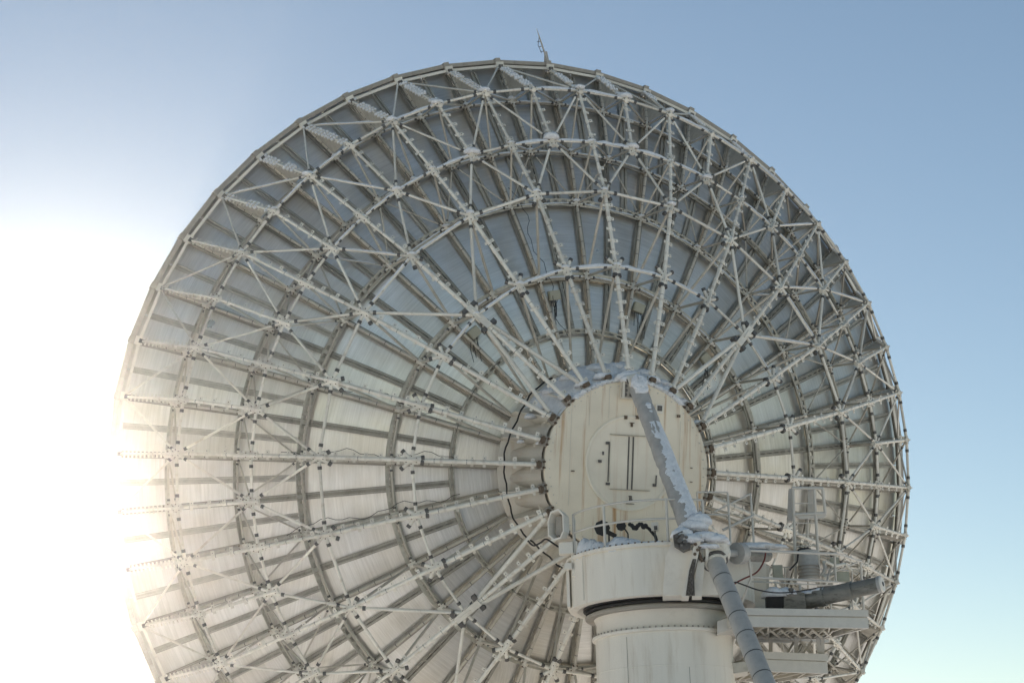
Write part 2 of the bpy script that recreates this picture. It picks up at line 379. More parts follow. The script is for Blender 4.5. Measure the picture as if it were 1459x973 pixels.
def member(mb, p, q, r, trim=.35, n=8):
    p, q = Vector(p), Vector(q); d = (q-p).normalized(); mb.tube(p+d*trim, q-d*trim, r, n=n)
def clips(mb, p, q, n, r, side, t0=.1, t1=.95):
    d = (q-p).normalized(); sd = Vector(side)
    for i in range(n):
        t = t0+(t1-t0)*(i+.5+random.uniform(-.16, .16))/n; c = p+(q-p)*t; w = random.uniform(.85, 1.1)
        mb.tube(c-d*.045, c+d*.045, r*1.22, n=8, mi=0)
        o = d.cross(sd).normalized(); sd2 = (sd+o*random.uniform(-.3, .3)).normalized(); o = d.cross(sd2).normalized()
        mb.box(c+sd2*(r+.065*w), d*.062*w, sd2*.075*w, o*.014, 0)
        if random.random() < .75: mb.box(c-sd2*(r+.035), d*.05, sd2*.045, o*.014, 0)
        mb.box(c+sd2*(r+.065)+o*.016, d*.014, sd2*.014, o*.006, 1); mb.box(c+sd2*(r+.065)-o*.016, d*.014, sd2*.014, o*.006, 1)
def seams(mb, p, q, n, r):
    d = (q-p).normalized()
    for i in range(n):
        c = p+(q-p)*((i+.7)/n); mb.tube(c-d*.012, c+d*.012, r*1.04, n=8, mi=1)
TAN = Vector((0, 1, 0))
# radial trusses
def truss(odd):
    names = ['R', 'A', 'B', 'C', 'D', 'E'] if odd else ['R', 'A', 'B']
    pts = [N_(n) for n in names]; rad = [.042, .055, .060, .070, .076]
    bc = MB()
    for (p, q), r in zip(zip(pts, pts[1:]), rad): bc.tube(p, q, r, n=10)
    for i in range(1, len(pts)-1): seams(bc, pts[i], pts[i+1], 4, rad[i])
    fr = [N_(n) for n in (['RF', 'FA', 'FB', 'FC', 'FD', 'FE'] if odd else ['RF', 'FA', 'FB'])]
    fc = MB()
    for p, q in zip(fr, fr[1:]): fc.tube(p, q, .058, n=8); seams(fc, p, q, 5, .058)
    plate = MB(); a, b, c = N_('R'), N_('A'), N_('FA')
    plate.prism([a+(b-a)*.10, a+(b-a)*.9+(c-b)*.10, a+(c-a)*.92+(b-c)*.1, a+(c-a)*.12], (0, .02, 0))
    rg = MB(); m = 13; d = (b-a).normalized(); o = d.cross(TAN)
    for i in range(m):
        p = a+(b-a)*(.07+.82*i/(m-1)); rg.box(p, d*.02, TAN*.14, o*.02)
    cl = MB(); clips(cl, pts[1], pts[2], 4, rad[1], TAN)
    if odd:
        clips(cl, pts[2], pts[3], 3, rad[2], TAN); clips(cl, pts[3], pts[4], 5, rad[3], TAN, .12, .92); clips(cl, pts[4], pts[5], 7, rad[4], TAN, .16, .97)
    webs = [('A', 'FA'), ('A', 'FB'), ('B', 'FB')]
    if odd: webs += [('B', 'FC'), ('C', 'FC'), ('C', 'FD'), ('D', 'FD'), ('D', 'FE')]
    wm = []
    for x, y in webs:
        w = MB(); member(w, N_(x), N_(y), .05 if x in 'CD' and y != 'FC' else .04, .2); wm.append((w, [N_(x), N_(y)]))
    return bc, fc, plate, rg, cl, wm, pts
T = {k: truss(k % 2 == 1) for k in range(8)}
for k in range(48):
    bc, fc, plate, rg, cl, wm, pts = T[k % 8]
    pr = [Q(1, 0), Q(.8, -.3), Q(.6, -.4), Q(.4, -.5)] if k % 2 else [Q(1, 0), Q(.8, -.3)]
    o = place('radial_truss', bc, [M['tube'], M['dark']], k, pr)
    par = o
    if o is None:
        for mb in (fc, plate, rg, cl): place('front_chord', mb, M['tube'], k, [Q(3, 0)])
        for w, _ in wm: place('web_bar', w, M['tube'], k, [Q(3, 0)])
        continue
    place('front_chord', fc, [M['brace'], M['dark']], k, pr, parent=par)
    place('web_plate', plate, M['brace'], k, pr, parent=par)
    x = place('step_rungs', rg, M['tube'], k, pr, parent=par); x['kind'] = 'stuff'
    x = place('pipe_clamps', cl, [M['tube'], M['dark']], k, pr, parent=par); x['kind'] = 'stuff'
    for w, wp in wm: place('web_bar', w, M['brace'], k, pr, parent=par)

# hoops and braces (each bar its own object)
BARS = []                                              # (ring, k, ring, k, radius, name, material)
inc = {}
def defbar(name, n0, n1, dk, r, ks, m):
    mb = MB(); p, q = N_(n0), N_(n1, dk); member(mb, p, q, r, .32 if n0 != 'R' else .12)
    for k in ks:
        place(name, mb, m, k, [p, q, (p+q)/2]); BARS.append((n0, k, n1, k+dk, r))
    for n, pk, a, b in ((n0, 0, p, q), (n1, dk, q, p)):
        rm = Matrix.Rotation(-pk*2*PI/48, 3, 'Z'); inc.setdefault((n, (ks[0]+pk) % 2), []).append((rm @ (b-a).normalized(), r))
al, od, ev = list(range(48)), list(range(1, 48, 2)), list(range(0, 48, 2))
for n, ks, st, r, m in (('A', al, 1, .052, 'tube'), ('B', al, 1, .05, 'tube'), ('C', od, 2, .056, 'tube'), ('D', od, 2, .052, 'tube'),
                        ('FA', al, 1, .038, 'brace'), ('FB', al, 1, .038, 'brace'), ('FC', od, 2, .042, 'brace'), ('FD', od, 2, .04, 'brace')):
    defbar('hoop_bar', n, n, st, r, ks, M[m])
for n in ('A', 'B', 'FA', 'FB'):                       # every node of these rings takes a hoop bar on both sides
    both = inc.get((n, 0), [])+inc.get((n, 1), [])
    for par_ in (0, 1): inc[(n, par_)] = list(both)
for s in (-1, 1):
    defbar('diagonal_brace', 'R', 'A', s, .038, ev, M['tube'])
    defbar('diagonal_brace', 'A', 'B', s, .042, od, M['tube'])
    defbar('diagonal_brace', 'B', 'C', s, .048, ev, M['tube'])
    defbar('diagonal_brace', 'FB', 'FC', s, .03, ev, M['brace'])
    defbar('hub_brace', 'C', 'D', s*2, .058, [k-2*s for k in (5, 17, 29, 41)], M['tube'])
    defbar('hub_brace', 'D', 'E', s*2, .076, [5, 17, 29, 41], M['tube'])
defbar('cross_brace', 'A', 'FA', 1, .034, al, M['brace'])
defbar('cross_brace', 'B', 'FB', 1, .034, al, M['brace'])

# nodes: a chunky joint with a stub and a dark bolted flange for each bar that meets there
def node_mb(n, par_, big):
    mb = MB(); c = N_(n); d = {}
    seq = ['R', 'A', 'B', 'C', 'D', 'E'] if big else ['RF', 'FA', 'FB', 'FC', 'FD', 'FE']
    i = seq.index(n)
    rr = .088 if big else .065
    if big: fr, to = (N_(seq[i-1])-c).normalized(), (N_(seq[min(i+1, 5)])-c).normalized()
    ax = (N_(seq[i-1])-c).normalized()
    L = .27 if big else .17
    mb.tube(c-ax*L, c+ax*L, rr, n=8)
    mb.box(c, ax*(L*.9), TAN*(.145 if big else .10), ax.cross(TAN)*.02)
    mb.box(c, ax*(L*.8), TAN*.02, ax.cross(TAN)*(.13 if big else .09))
    for v, r in inc.get((n, par_), []):
        s = (.34 if big else .23)*random.uniform(.9, 1.15)
        mb.tube(c, c+v*s, r*1.15, n=8); mb.tube(c+v*s, c+v*(s+(.11 if big else .07)), r*1.36, n=8, mi=1)
    for j in range(6):
        a = j*PI/3; mb.box(c+TAN*(math.cos(a)*.13)+ax*(math.sin(a)*.2)-ax.cross(TAN)*.03, ax*.018, TAN*.018, ax.cross(TAN)*.035, 2)
    return mb
for n, ks, big in (('A', al, 1), ('B', al, 1), ('C', od, 1), ('D', od, 1), ('FA', al, 0), ('FB', al, 0), ('FC', od, 0), ('FD', od, 0)):
    cache = {}
    for k in ks:
        if k % 2 not in cache: cache[k % 2] = node_mb(n, k % 2, big)
        place('truss_joint' if big else 'inner_joint', cache[k % 2], [M['tube'], M['dark'], M['bolt']], k, [N_(n)])
dn = MB(); c = N_('D'); ax = (N_('C')-c).normalized()
dn.bar(c+ax*.4, c-ax*.62, .24, .20, ax.cross(TAN), 0)
for s, t in ((1, .35), (-1, .35), (1, -.58), (-1, -.58)): dn.box(c+ax*t+TAN*s*.22, ax*.08, TAN*.08, ax.cross(TAN)*.11, 1)
for k in (5, 17, 29, 41): place('main_joint', dn, [M['tube'], M['dark']], k, [N_('D')])

part('lower_framework', hidden, hid_mats, dish, stuff=True)

# ------------------------------------------------------------------ hub
ZE = -.6*S; HR = .181*S
hub = MB(); hub.lathe((0, 0, 0), (0, 0, 1), [(HR, ZE+.0), (HR, ZE+1.0), (HR*1.04, ZE+1.05), (HR*1.04, ZE+1.2), (HR, ZE+1.25), (HR*1.0, ZE+2.2), (HR*1.22, ZE+3.2), (.205*S, surf(.2)*S)], 72, 0)
hubo = part('hub_drum', hub, M['drum'], dish)
fc = MB(); fc.lathe((0, 0, 0), (0, 0, 1), [(.001, ZE-.05), (HR-.05, ZE-.05), (HR+.03, ZE-.02), (HR+.03, ZE+.10), (HR-.1, ZE+.10)], 96, 0)
face = part('hub_face', fc, M['hub'], dish)
finm = MB()
finm.prism([Q(.181, -.592), Q(.196, -.60), Q(.199, -.585), Q(.232, -.45), Q(.225, -.40), Q(.181, -.42)], (0, .025, 0))
finm.box(Q(.190, -.596), Vector((.16, 0, 0)), Vector((0, .17, 0)), Vector((0, 0, .05)), 1)
for j in (-1, 1):
    for i in (-1, 1): finm.box(Q(.190, -.601)+Vector((.09*i, .10*j, -.02)), Vector((.03, 0, 0)), Vector((0, .03, 0)), Vector((0, 0, .07)), 2)
finm.box(Q(.196, -.603), Vector((.07, 0, 0)), Vector((0, .09, 0)), Vector((0, 0, .10)), 2)
for k in od: place('hub_gusset', finm, [M['tube'], M['rim'], M['bolt']], k, [Q(.19, -.6)])
lob = MB()                                             # rounded cover plates between the gussets
for i in range(6):
    a0, a1 = -.85+1.7*i/6, -.85+1.7*(i+1)/6
    f = lambda a, z, b: Q(.183+b*math.cos(a/.85*PI/2), z, a)
    lob.add([f(a0, -.588, .004), f(a1, -.588, .004), f(a1, -.50, .012), f(a0, -.50, .012), f(a1, -.43, .020), f(a0, -.43, .020)], [(0, 1, 2, 3), (3, 2, 4, 5)], 0, True)
for k in ev: place('hub_cover', lob, M['drum'], k, [Q(.19, -.5)])
sideL = UL.cross(Vector((0, 0, 1))).normalized(); upL = Vector((0, 0, 1)).cross(sideL).normalized()
if (RD @ sideL).x < 0: sideL = -sideL
zf = ZE-.05
def hd(u, v, dz=0.): p = on_disc(u, v, (zf-dz)/S); return p
dc = hd(897, 660); dr = (hd(897, 726)-hd(897, 594)).length/2
dm = MB(); dm.lathe(dc, (0, 0, -1), [(dr+.05, -.01), (dr+.05, .05), (dr, .07), (dr-.05, .05), (dr-.05, .03), (.001, .03)], 72)
do = part('access_hatch', dm, M['door'], dish)
def hub_rect(mb, u0, v0, u1, v1, t, mi=0, base=.03):
    c = hd((u0+u1)/2, (v0+v1)/2, base); hw = (hd(u1, (v0+v1)/2)-hd(u0, (v0+v1)/2)).length/2; hh = (hd((u0+u1)/2, v1)-hd((u0+u1)/2, v0)).length/2
    mb.box(c, sideL*hw, upL*hh, Vector((0, 0, t)), mi)
for u0, u1 in ((869, 893.5), (902.5, 925)):
    l = MB(); hub_rect(l, u0, 621, u1, 697, .012, base=.03); lo = part('hatch_leaf', l, M['door'], dish); lo.parent = do
    if u0 < 880:
        h = MB()
        for v in (631, 689):
            hub_rect(h, 863, v-1.8, 868, v+1.8, .07, 0)
        hub_rect(h, 866.5, 633, 867.3, 686, .05, 0); hub_rect(h, 852, 655, 856, 659, .09, 0); hub_rect(h, 858, 643, 860, 648, .04)
    else:
        h = MB(); hub_rect(h, 930, 689, 934, 693, .08, 0); hub_rect(h, 934, 677, 935, 690, .05)
    x = part('handle', h, M['dark'], dish); x.parent = do
sl = MB(); hub_rect(sl, 894.2, 622, 895.6, 697, .03, 0); hub_rect(sl, 900.4, 622, 901.8, 697, .03, 0); x = part('door_gap_strip', sl, M['dark'], dish); x.parent = do
for v in (620, 697.3):
    sl = MB(); hub_rect(sl, 869, v, 925, v+.6, .068); x = part('door_edge', sl, M['rib'], dish); x.parent = do
sg = MB()
hub_rect(sg, 896.3, 706, 897.0, 713, .05); hub_rect(sg, 898.4, 707, 899.2, 713, .05); hub_rect(sg, 895.5, 706, 899.5, 706.8, .05); hub_rect(sg, 899, 711, 901, 712, .05); hub_rect(sg, 892, 717, 903, 717.9, .05)
x = part('small_lettering', sg, M['dark'], dish); x.parent = do
sg = MB()
hub_rect(sg, 889, 592, 893, 597, .07); hub_rect(sg, 905.5, 592, 909.5, 597, .07); hub_rect(sg, 897, 602, 903, 603, .06); hub_rect(sg, 898.5, 603, 901, 608, .06)
x = part('hoist_lug', sg, M['bolt'], dish)
bk = MB(); hub_rect(bk, 884.5, 538, 904.5, 568, .10, 0, .06); hub_rect(bk, 886, 540, 903, 566, .02, 2, .17)
hub_rect(bk, 884.5, 538, 887, 568, .22, 0, .06); hub_rect(bk, 902, 538, 904.5, 568, .22, 0, .06)
for u, v in ((891, 543), (891, 550), (891, 556), (890.5, 562), (897, 545), (899, 563)):
    c = hd(u, v, .17); bk.tube(c, c-Vector((0, 0, .06)), .065, n=8, mi=1)
part('jack_bracket', bk, [M['tube'], M['dark'], M['rim']], dish)
wb = MB(); hub_rect(wb, 934, 576, 944, 589, .04); hub_rect(wb, 936, 578, 942.5, 585.5, .06, 1); part('inspection_box', wb, [M['tube'], M['dark']], dish)
wb = MB(); hub_rect(wb, 965, 591, 968.5, 594.5, .06, 0); hub_rect(wb, 984, 686, 986, 687, .05, 0); hub_rect(wb, 984, 666, 986, 667, .05, 0); hub_rect(wb, 814, 670, 818, 671.5, .05, 0); part('bolt_head', wb, M['bolt'], dish)
for u, v0, v1 in ((840, 556, 606), (868, 548, 596), (935, 592, 640), (812, 582, 720), (968, 600, 700)):
    sl = MB(); hub_rect(sl, u, v0, u+.4, v1, .004); part('plate_seam', sl, M['drum'], dish)
hb = MB()
for i in range(60):
    a = 2*PI*i/60; c = Vector((math.cos(a)*(HR-.12), math.sin(a)*(HR-.12), zf)); hb.tube(c, c-Vector((0, 0, .03)), .022, n=6)
part('rim_bolts', hb, M['drum'], dish, stuff=True)
# cable round the foot of the hub
cb = MB(); pts = []
for i in range(41):
    k = 6.5-i*.42; pts.append(P(k, .229+.003*math.sin(i*.5)+.0015*math.sin(i*1.7), -.475+.006*math.sin(i*.33)))
cb.path(pts, .03, 6); part('hub_cable', cb, M['black'], dish)
cb = MB(); 
# junction boxes with tails of cable
for (u, v) in ((789.5, 421), (909.5, 439), (675.5, 474), (1005, 512)):
    c = on_disc(u, v, surf(.42)-.030); er = Vector((c.x, c.y, 0)).normalized(); et = er.cross(Vector((0, 0, 1)))
    jb = MB(); jb.box(c, er*.17, et*.20, Vector((0, 0, .13))); jb.box(c-Vector((0, 0, .14)), er*.15, et*.18, Vector((0, 0, .012)))
    jo = part('junction_box', jb, M['jbox'], dish)
    tl = MB()
    for j in range(5):
        p = c-UL*.14+et*(-.14+.07*j); q = p-UL*random.uniform(.25, .5)+et*random.uniform(-.12, .12); r = q-UL*random.uniform(.1, .6)+er*random.uniform(-.2, .2)
        tl.path([p, q, r], .012, 4)
    x = part('cable_tail', tl, M['black'], dish); x.parent = jo
# loose cables lashed along the front chords
for k in (1, -3, 9, -1):
    cb = MB(); pts = []; 
    for i in range(26):
        r = .30+.36*i/25; z = surf(r)-.028-.004*math.sin(i*.9+k); pts.append(P(k+(.22+.10*math.sin(i*.55+k)+.05*math.sin(i*1.7))/max(r, .3)*.55, r, z))
    cb.path(pts, .011, 5); part('lashed_cable', cb, M['black'], dish)
# lightning rod at the top of the rim
c0 = P(11, 1.0, 0); top = MDi @ at(764.5, 41, (RD @ c0+TD).z); base = c0+UL*.1
rod = MB(); dd = (top-base)
rod.tube(base, base+dd*.55, .04, .034, n=8); rod.tube(base+dd*.55, base+dd*.8, .034, .024, n=8); rod.tube(base+dd*.78, top, .022, .008, n=6)
rod.prism([base-sideL*.14-UL*.1, base+sideL*.10-UL*.1, base+UL*.42+sideL*.0, base+UL*.40-sideL*.10], Vector((0, 0, .03)))
rp = part('lightning_rod', rod, M['grey'], dish)
wr = MB(); off = -sideL*.16-upL*.03
if True:
    a, b, c = base+dd*.18-sideL*.02, base+dd*.45+off, base+dd*.72
    wr.path([base+dd*.25+off*.8, base+dd*.5+off, base+dd*.76], .012, 4)
    for t in (.3, .45, .6): wr.tube(base+dd*t, base+dd*t+off, .012, n=4)
x = part('rod_stay', wr, M['dark'], dish); x.parent = rp

# ------------------------------------------------------------------ snow lying on the dish's framework
sn = MB()
def snow_on(p, q, r, thick, n=9, lump=.35):
    """a lumpy ridge of snow along the top of a bar"""
    d = (q-p); L = d.length; d.normalize(); sd = d.cross(UL)
    if sd.length < .3: return
    sd.normalize(); u = sd.cross(d).normalized(); m = max(3, int(L/.28)); vs = []
    if u.dot(UL) < 0: u = -u
    for i in range(m+1):
        t = i/m; e = 1 if 0 < i < m else .25; k = (1+random.uniform(-lump, lump))*e
        c = p+d*(L*t); w = r*1.12+.012*k
        for x, y in ((-1, -.1), (-.85, .75), (-.3, 1.0), (.3, 1.0), (.85, .75), (1, -.1)):
            vs.append(c+sd*(w*x)+u*(r*.55*max(y, 0)+thick*k*max(y, 0)+r*min(y, 0)))
    sn.add(vs, [(i*6+j, i*6+j+1, (i+1)*6+j+1, (i+1)*6+j) for i in range(m) for j in range(5)], 0, True)
def upness(p): return p.normalized().dot(upL) if p.length else 0
for n0, k0, n1, k1, r in BARS:
    p, q = P(k0, *RG[n0]), P(k1, *RG[n1]); c = (p+q)/2
    if not seen(c): continue
    lvl = abs((q-p).normalized().dot(UL)); kk = ((k0+k1)/2) % 48
    if n0 == n1 and len(n0) == 1 and 3 < kk < 20 and lvl < .8:
        th = .075*(1-lvl) * (1.0 if 7 < kk < 14 else .5)
        if random.random() < .85: snow_on(p+(q-p)*random.uniform(.05, .12), q-(q-p)*random.uniform(.05, .12), r, th+.02)
    elif n0 == n1 and 5 < kk < 18 and lvl < .6:
        snow_on(p+(q-p)*.1, q-(q-p)*.1, r, .035)
    elif n0 != n1 and lvl < .35 and 4 < kk < 19: snow_on(p+(q-p)*.15, q-(q-p)*.2, r, .03)
for n, ks, sz in (('A', al, .26), ('B', ev, .30), ('C', od, .18), ('B', od, .16), ('D', od, .16), ('FA', al, .15), ('FB', al, .17), ('FC', od, .18)):
    for k in ks:
        if k > 24: continue
        w = max(0, math.cos((k-9)*2*PI/48*1.5))
        if w < .25 or (k < 5 and n != 'A') or random.random() < .12: continue
        p = P(k, *RG[n]); s = sz*(.55+.45*w)*random.uniform(.85, 1.15)
        if k < 5 : s *= .6
        sn.blob(p+UL*.06+Vector((random.uniform(-.05, .05), random.uniform(-.05, .05), 0)), s*random.uniform(.8, 1.1), s*random.uniform(.7, 1.1), s*random.uniform(.4, .65), UL, 13, 6, .13)
for k in list(range(4, 21)):                            # snow on the rungs near the rim
    a, b = P(k, *RG['R']), P(k, *RG['A']); tn = P(k+12, 1, 0).normalized(); d = (b-a)
    w = max(0, math.cos((k-10)*2*PI/48)); m = 13; gap0, gapn, dens = random.randint(0, 11), random.randint(1, 4), random.uniform(.45, 1.25)
    for i in range(m):
        p = a+d*(.07+.82*i/(m-1)); s = .12*(.1+.9*w)*random.uniform(.7, 1.2)
        if random.random() < .22+.3*(1-w) or gap0 <= i < gap0+gapn: continue
        s *= dens
        vs = p+UL*.03
        for j in (-1, 0, 1): sn.blob(vs+tn*(j*.11), .075, .075, s*random.uniform(.8, 1.1), UL, 6, 2, .15)
    if w > .55: sn.blob(a+UL*.04-a.normalized()*.12, .17*w, .15*w, .16*w, UL, 9, 4, .2)
for k in od:                                            # banks on the hub's upper gussets
    w = math.cos((k-11)*2*PI/48)
    if w < .15: continue
    for j, (r, z) in enumerate(((.195, -.585), (.215, -.52))):
        sn.blob(P(k+random.uniform(-.3, .3), r, z), .30*w+.06, .26*w+.05, .16*w+.04, UL, 14, 6, .09)
from mathutils import noise
NI, NJ = 90, 12; vs = []
for i in range(NI+1):
    k = 3.5+15*i/NI; w = max(0, math.cos((k-11)*2*PI/48*1.25))
    for j in range(NJ+1):
        t = j/NJ; rr_, zz = .183+.043*t, -.596+.13*t; p = P(k, rr_, zz)
        e = min(1, t*5, (1-t)*4); lump = noise.noise(p*1.6)*.5+noise.noise(p*4.5)*.22
        h = (w**.7*(.20+.55*abs(math.sin((k-1)*PI/2))*.22+.34*lump))*e-.03*(1-e)-.06*(1-w)
        vs.append(p+UL*h)
sn.add(vs, [(i*(NJ+1)+j, i*(NJ+1)+j+1, (i+1)*(NJ+1)+j+1, (i+1)*(NJ+1)+j) for i in range(NI) for j in range(NJ)], 0, True)
for i in range(46):
    k = 11+(i-22.5)*.24; w = math.cos((k-11)*2*PI/48); sn.blob(P(k, .1835, -.597), .16, .2, .09*w+.03, UL, 7, 3, .2)
for c, s in ((hd(893, 538, -.1), .5), (hd(905, 541, .1), .34), (hd(882, 541, -.2), .34), (hd(898, 540, .2), .36)): sn.blob(c-UL*.06, s, s*.8, s*.5, UL, 12, 5, .12)
so = link('snow_on_framework', sn.mesh('snow_on_framework', M['snow'])); so.matrix_world = MD
so['kind'] = 'stuff'; so['label'] = 'white snow caked along the upper hoops, joints and rungs of the dish'; so['category'] = 'snow'

# ------------------------------------------------------------------ tower, bearing, turret
DT = 59.6                                              # depth of the tower's axis
AX = at(944, 880, DT); AX = Vector((AX.x, AX.y, 0))
fwd = Vector((AX.x, AX.y, 0)).normalized()             # away from the camera
rgt = fwd.cross(UP).normalized()
def zfront(v, r, u=950):                               # height at which a front point of radius r is seen at row v
    p = AX-fwd*r; rr = ray(u, v); t = math.hypot(p.x, p.y)/math.hypot(rr.x, rr.y); return EYE.z+rr.z*t
PXM = DT/FPX
rT, rU, rB, rF = 97*PXM, 97*PXM, 110*PXM, 132*PXM
zF, zFl = zfront(898, rT), zfront(893, rT)
tower = thing('support_tower', 'white cylindrical steel tower carrying the dish, with a dark bearing ring at its top', 'tower', AX)
mb = LB(AX); mb.lathe(AX, UP, [(rT+.12, 0), (rT+.12, .15), (rT, .16), (rT, zF-2.55), (rT+.006, zF-2.54), (rT+.006, zF-2.50), (rT, zF-2.49), (rT, zF-1.05), (rT+.007, zF-1.04), (rT+.007, zF-1.02), (rT, zF-1.01), (rT, zF)], 96)
part('tower_shaft', mb, M['tower'], tower)
mb = LB(AX); mb.lathe(AX, UP, [(rT, zF), (rT+.09, zF+.02), (rT+.10, zF+.05), (rT+.10, zF+.10), (rT-.03, zF+.11)], 96); fl = part('flange', mb, M['white'], tower)
for da in (.35, -.55):
    dv = (-fwd*math.cos(da)+rgt*math.sin(da)); mb = LB(AX); mb.bar(AX+dv*(rT+.002)+UP*.3, AX+dv*(rT+.002)+UP*(zF-1.1 if da > 0 else zF-.1), .014, .012, dv); part('weld_seam', mb, M['rim'], tower)
mb = LB(AX)
for i in range(72):
    a = 2*PI*i/72; d = Vector((math.cos(a), math.sin(a), 0)); mb.tube(AX+d*(rT+.045)+UP*(zF+.10), AX+d*(rT+.045)+UP*(zF+.165), .028, n=6)
x = part('flange_bolts', mb, M['rim'], tower, stuff=True); x.parent = fl
zB0, zB1, zT0, zT1 = zfront(864, rB), zfront(849, rB), zfront(846, rF), zfront(772, rF)
mb = LB(AX); mb.lathe(AX, UP, [(rT-.06, zF+.11), (rT-.06, zB0-.15), (rT+.02, zB0)], 96); part('upper_collar', mb, M['white'], tower)
mb = LB(AX)
h = zB1-zB0
mb.lathe(AX, UP, [(rT-.03, zB0), (rB-.02, zB0), (rB, zB0+.03), (rB, zB0+h*.30), (rB-.12, zB0+h*.32), (rB-.12, zB0+h*.48)], 96, 1)
mb.lathe(AX, UP, [(rB-.12, zB0+h*.48), (rB-.02, zB0+h*.50), (rB-.02, zB0+h*.72), (rB-.10, zB0+h*.74), (rB-.10, zB0+h*.85), (rB+.06, zB0+h*.87), (rB+.06, zB1+.03), (rB-.1, zB1+.04)], 96, 0)
part('bearing_ring', mb, [M['black'], M['rim']], tower)

tur = thing('turret', 'white round turret on the tower with a railed deck below the hub', 'turret', AX+UP*zT0)
B_ = AX+UP*zT0
mb = LB(B_); mb.lathe(AX, UP, [(rB-.2, zB1+.03), (rB+.05, zB1+.05), (rF-.25, zT0-.02), (rF, zT0), (rF, zT1-.16), (rF-.02, zT1-.15), (rF-.02, zT1-.12), (rF+.03, zT1-.11), (rF+.07, zT1-.09), (rF+.07, zT1), (rF-.05, zT1), (.01, zT1-.02)], 96)
part('turret_shell', mb, M['tower'], tur)
mb = LB(B_); p = AX-rgt*(rF-.02)-fwd*.35; mb.box(p+UP*((zT0+zT1)/2-.05), rgt*.05, fwd*.55, UP*((zT1-zT0)/2-.1), 0)
part('side_plate', mb, M['white'], tur)
mb = LB(B_); p2 = AX-rgt*(rF*.82)-fwd*(rF*.585); mb.box(p2+UP*((zT0+zT1)/2), rgt*.012, fwd*.012, UP*((zT1-zT0)/2-.1), 0); part('weld_seam', mb, M['white'], tur)
mb = LB(B_)
for i in range(44):
    a = PI+PI*(i+.5)/44; d = rgt*math.cos(a)*1+fwd*math.sin(a); mb.tube(AX+d*(rF+.01)+UP*(zT1+.0), AX+d*(rF+.01)+UP*(zT1+.05), .03, n=6)
part('ledge_bolts', mb, M['bolt'], tur, stuff=True)
# railing round the deck
def rim_pt(u, v):                                      # a point over the front ledge seen at (u, v)
    r0 = ray(u, v); d = Vector((r0.x, r0.y, 0)).normalized(); o = Vector((AX.x, AX.y, 0))-Vector((0, 0, 0)); b = o.dot(d); c = o.dot(o)-(rF-.02)**2
    disc = max(b*b-c, 0); t = b-math.sqrt(disc); hp = d*t; zz = EYE.z+r0.z*(t/math.hypot(r0.x, r0.y)); return Vector((hp.x, hp.y, zz))
hR = 1.33
def deckp(u, z): p = rim_pt(u, 772); return Vector((p.x, p.y, z))
for u in (818, 862, 952, 1004):
    p = deckp(u, zT1); mb = LB(B_); mb.tube(p, p+UP*hR, .044, n=8); mb.box(p+UP*.02, rgt*.08, fwd*.05, UP*.015)
    part('railing_post', mb, M['rail'], tur)
for hh, nm in ((hR, 'top_rail'), (hR*.55, 'middle_rail')):
    mb = LB(B_); mb.path([deckp(818+(1004-818)*i/22, zT1+hh) for i in range(23)], .036, 8); part(nm, mb, M['rail'], tur)
# side deck on the right, behind the gearbox
dz = at(1045, 772, 60.5).z
mb = LB(B_); q = [atz(1000, 776, dz), atz(1110, 778, dz), atz(1096, 786, dz), atz(1000, 786, dz)]
mb.prism([at(1002, 772, 59.3), at(1108, 778, 61.0), at(1108, 778, 61.0)+fwd*1.2, at(1002, 772, 59.3)+fwd*1.2], UP*-.18); part('side_deck', mb, M['white'], tur)
pl, pr_ = at(1041, 772, 60.0), at(1074, 773, 60.4)
for p in (pl, pr_):
    mb = LB(B_); mb.tube(p-UP*.1, p+UP*1.62, .036, n=8); part('railing_post', mb, M['rail'], tur)
mb = LB(B_); ltop = at(993, 701, 59.4); mb.path([ltop, pl+UP*1.62], .028, 8); mb.path([ltop, at(997, 772, 59.4)], .03, 8); mb.path([at(1005, 733, 59.6), at(1040, 733, 60)], .028, 8)
mb.path([at(1018, 729, 60.2), at(1068, 704, 60.6)], .03, 8); mb.path([at(1030, 755, 60.2), at(1074, 734, 60.6)], .045, 8); part('corner_rail', mb, M['rail'], tur)
# bracket that carries the gearbox: open hexagonal casing and two long side plates
mb = LB(B_)
D0 = 56.35
o = [at(*c, D0) for c in ((944, 848), (948, 792), (960, 766), (969, 784), (986, 783), (985, 800), (976, 847))]
mb.prism(o, fwd*1.6); part('bracket_housing', mb, M['white'], tur)
mb = LB(B_)
mb.prism([at(*c, D0-.30) for c in ((971, 849), (986, 787), (993, 763), (1000, 761), (995, 790), (981, 849))], fwd*.9)
mb.prism([at(*c, D0-.10) for c in ((986, 849), (994, 800), (1004, 800), (1000, 849))], fwd*.7)
part('bracket_plate', mb, M['white'], tur)
mb = LB(B_)
mb.prism([at(*c, D0-.335) for c in ((977, 848), (982, 812), (987, 796), (992, 796), (989, 820), (990, 848))], fwd*.02)
part('grease_stain', mb, mat('grease', (.05, .04, .03), .5, 0, .6, 6, stretch=(4, 4, .6), dirt=(.55, .50, .44), dirt_amt=1.0), tur)
mb = LB(B_)
mb.prism([at(*c, D0-.35) for c in ((959, 762), (972, 756), (981, 764), (984, 780), (974, 784), (961, 776))], fwd*.4, 0)
for u, v, r in ((964, 763, .06), (972, 763, .07), (968, 770, .07), (976, 771, .06), (971, 777, .06), (965, 777, .05), (978, 765, .05)):
    mb.tube(at(u, v, D0-.52), at(u, v, D0-.34), r, n=8, mi=0)
part('knuckle', mb, [M['dark'], M['bolt']], tur)
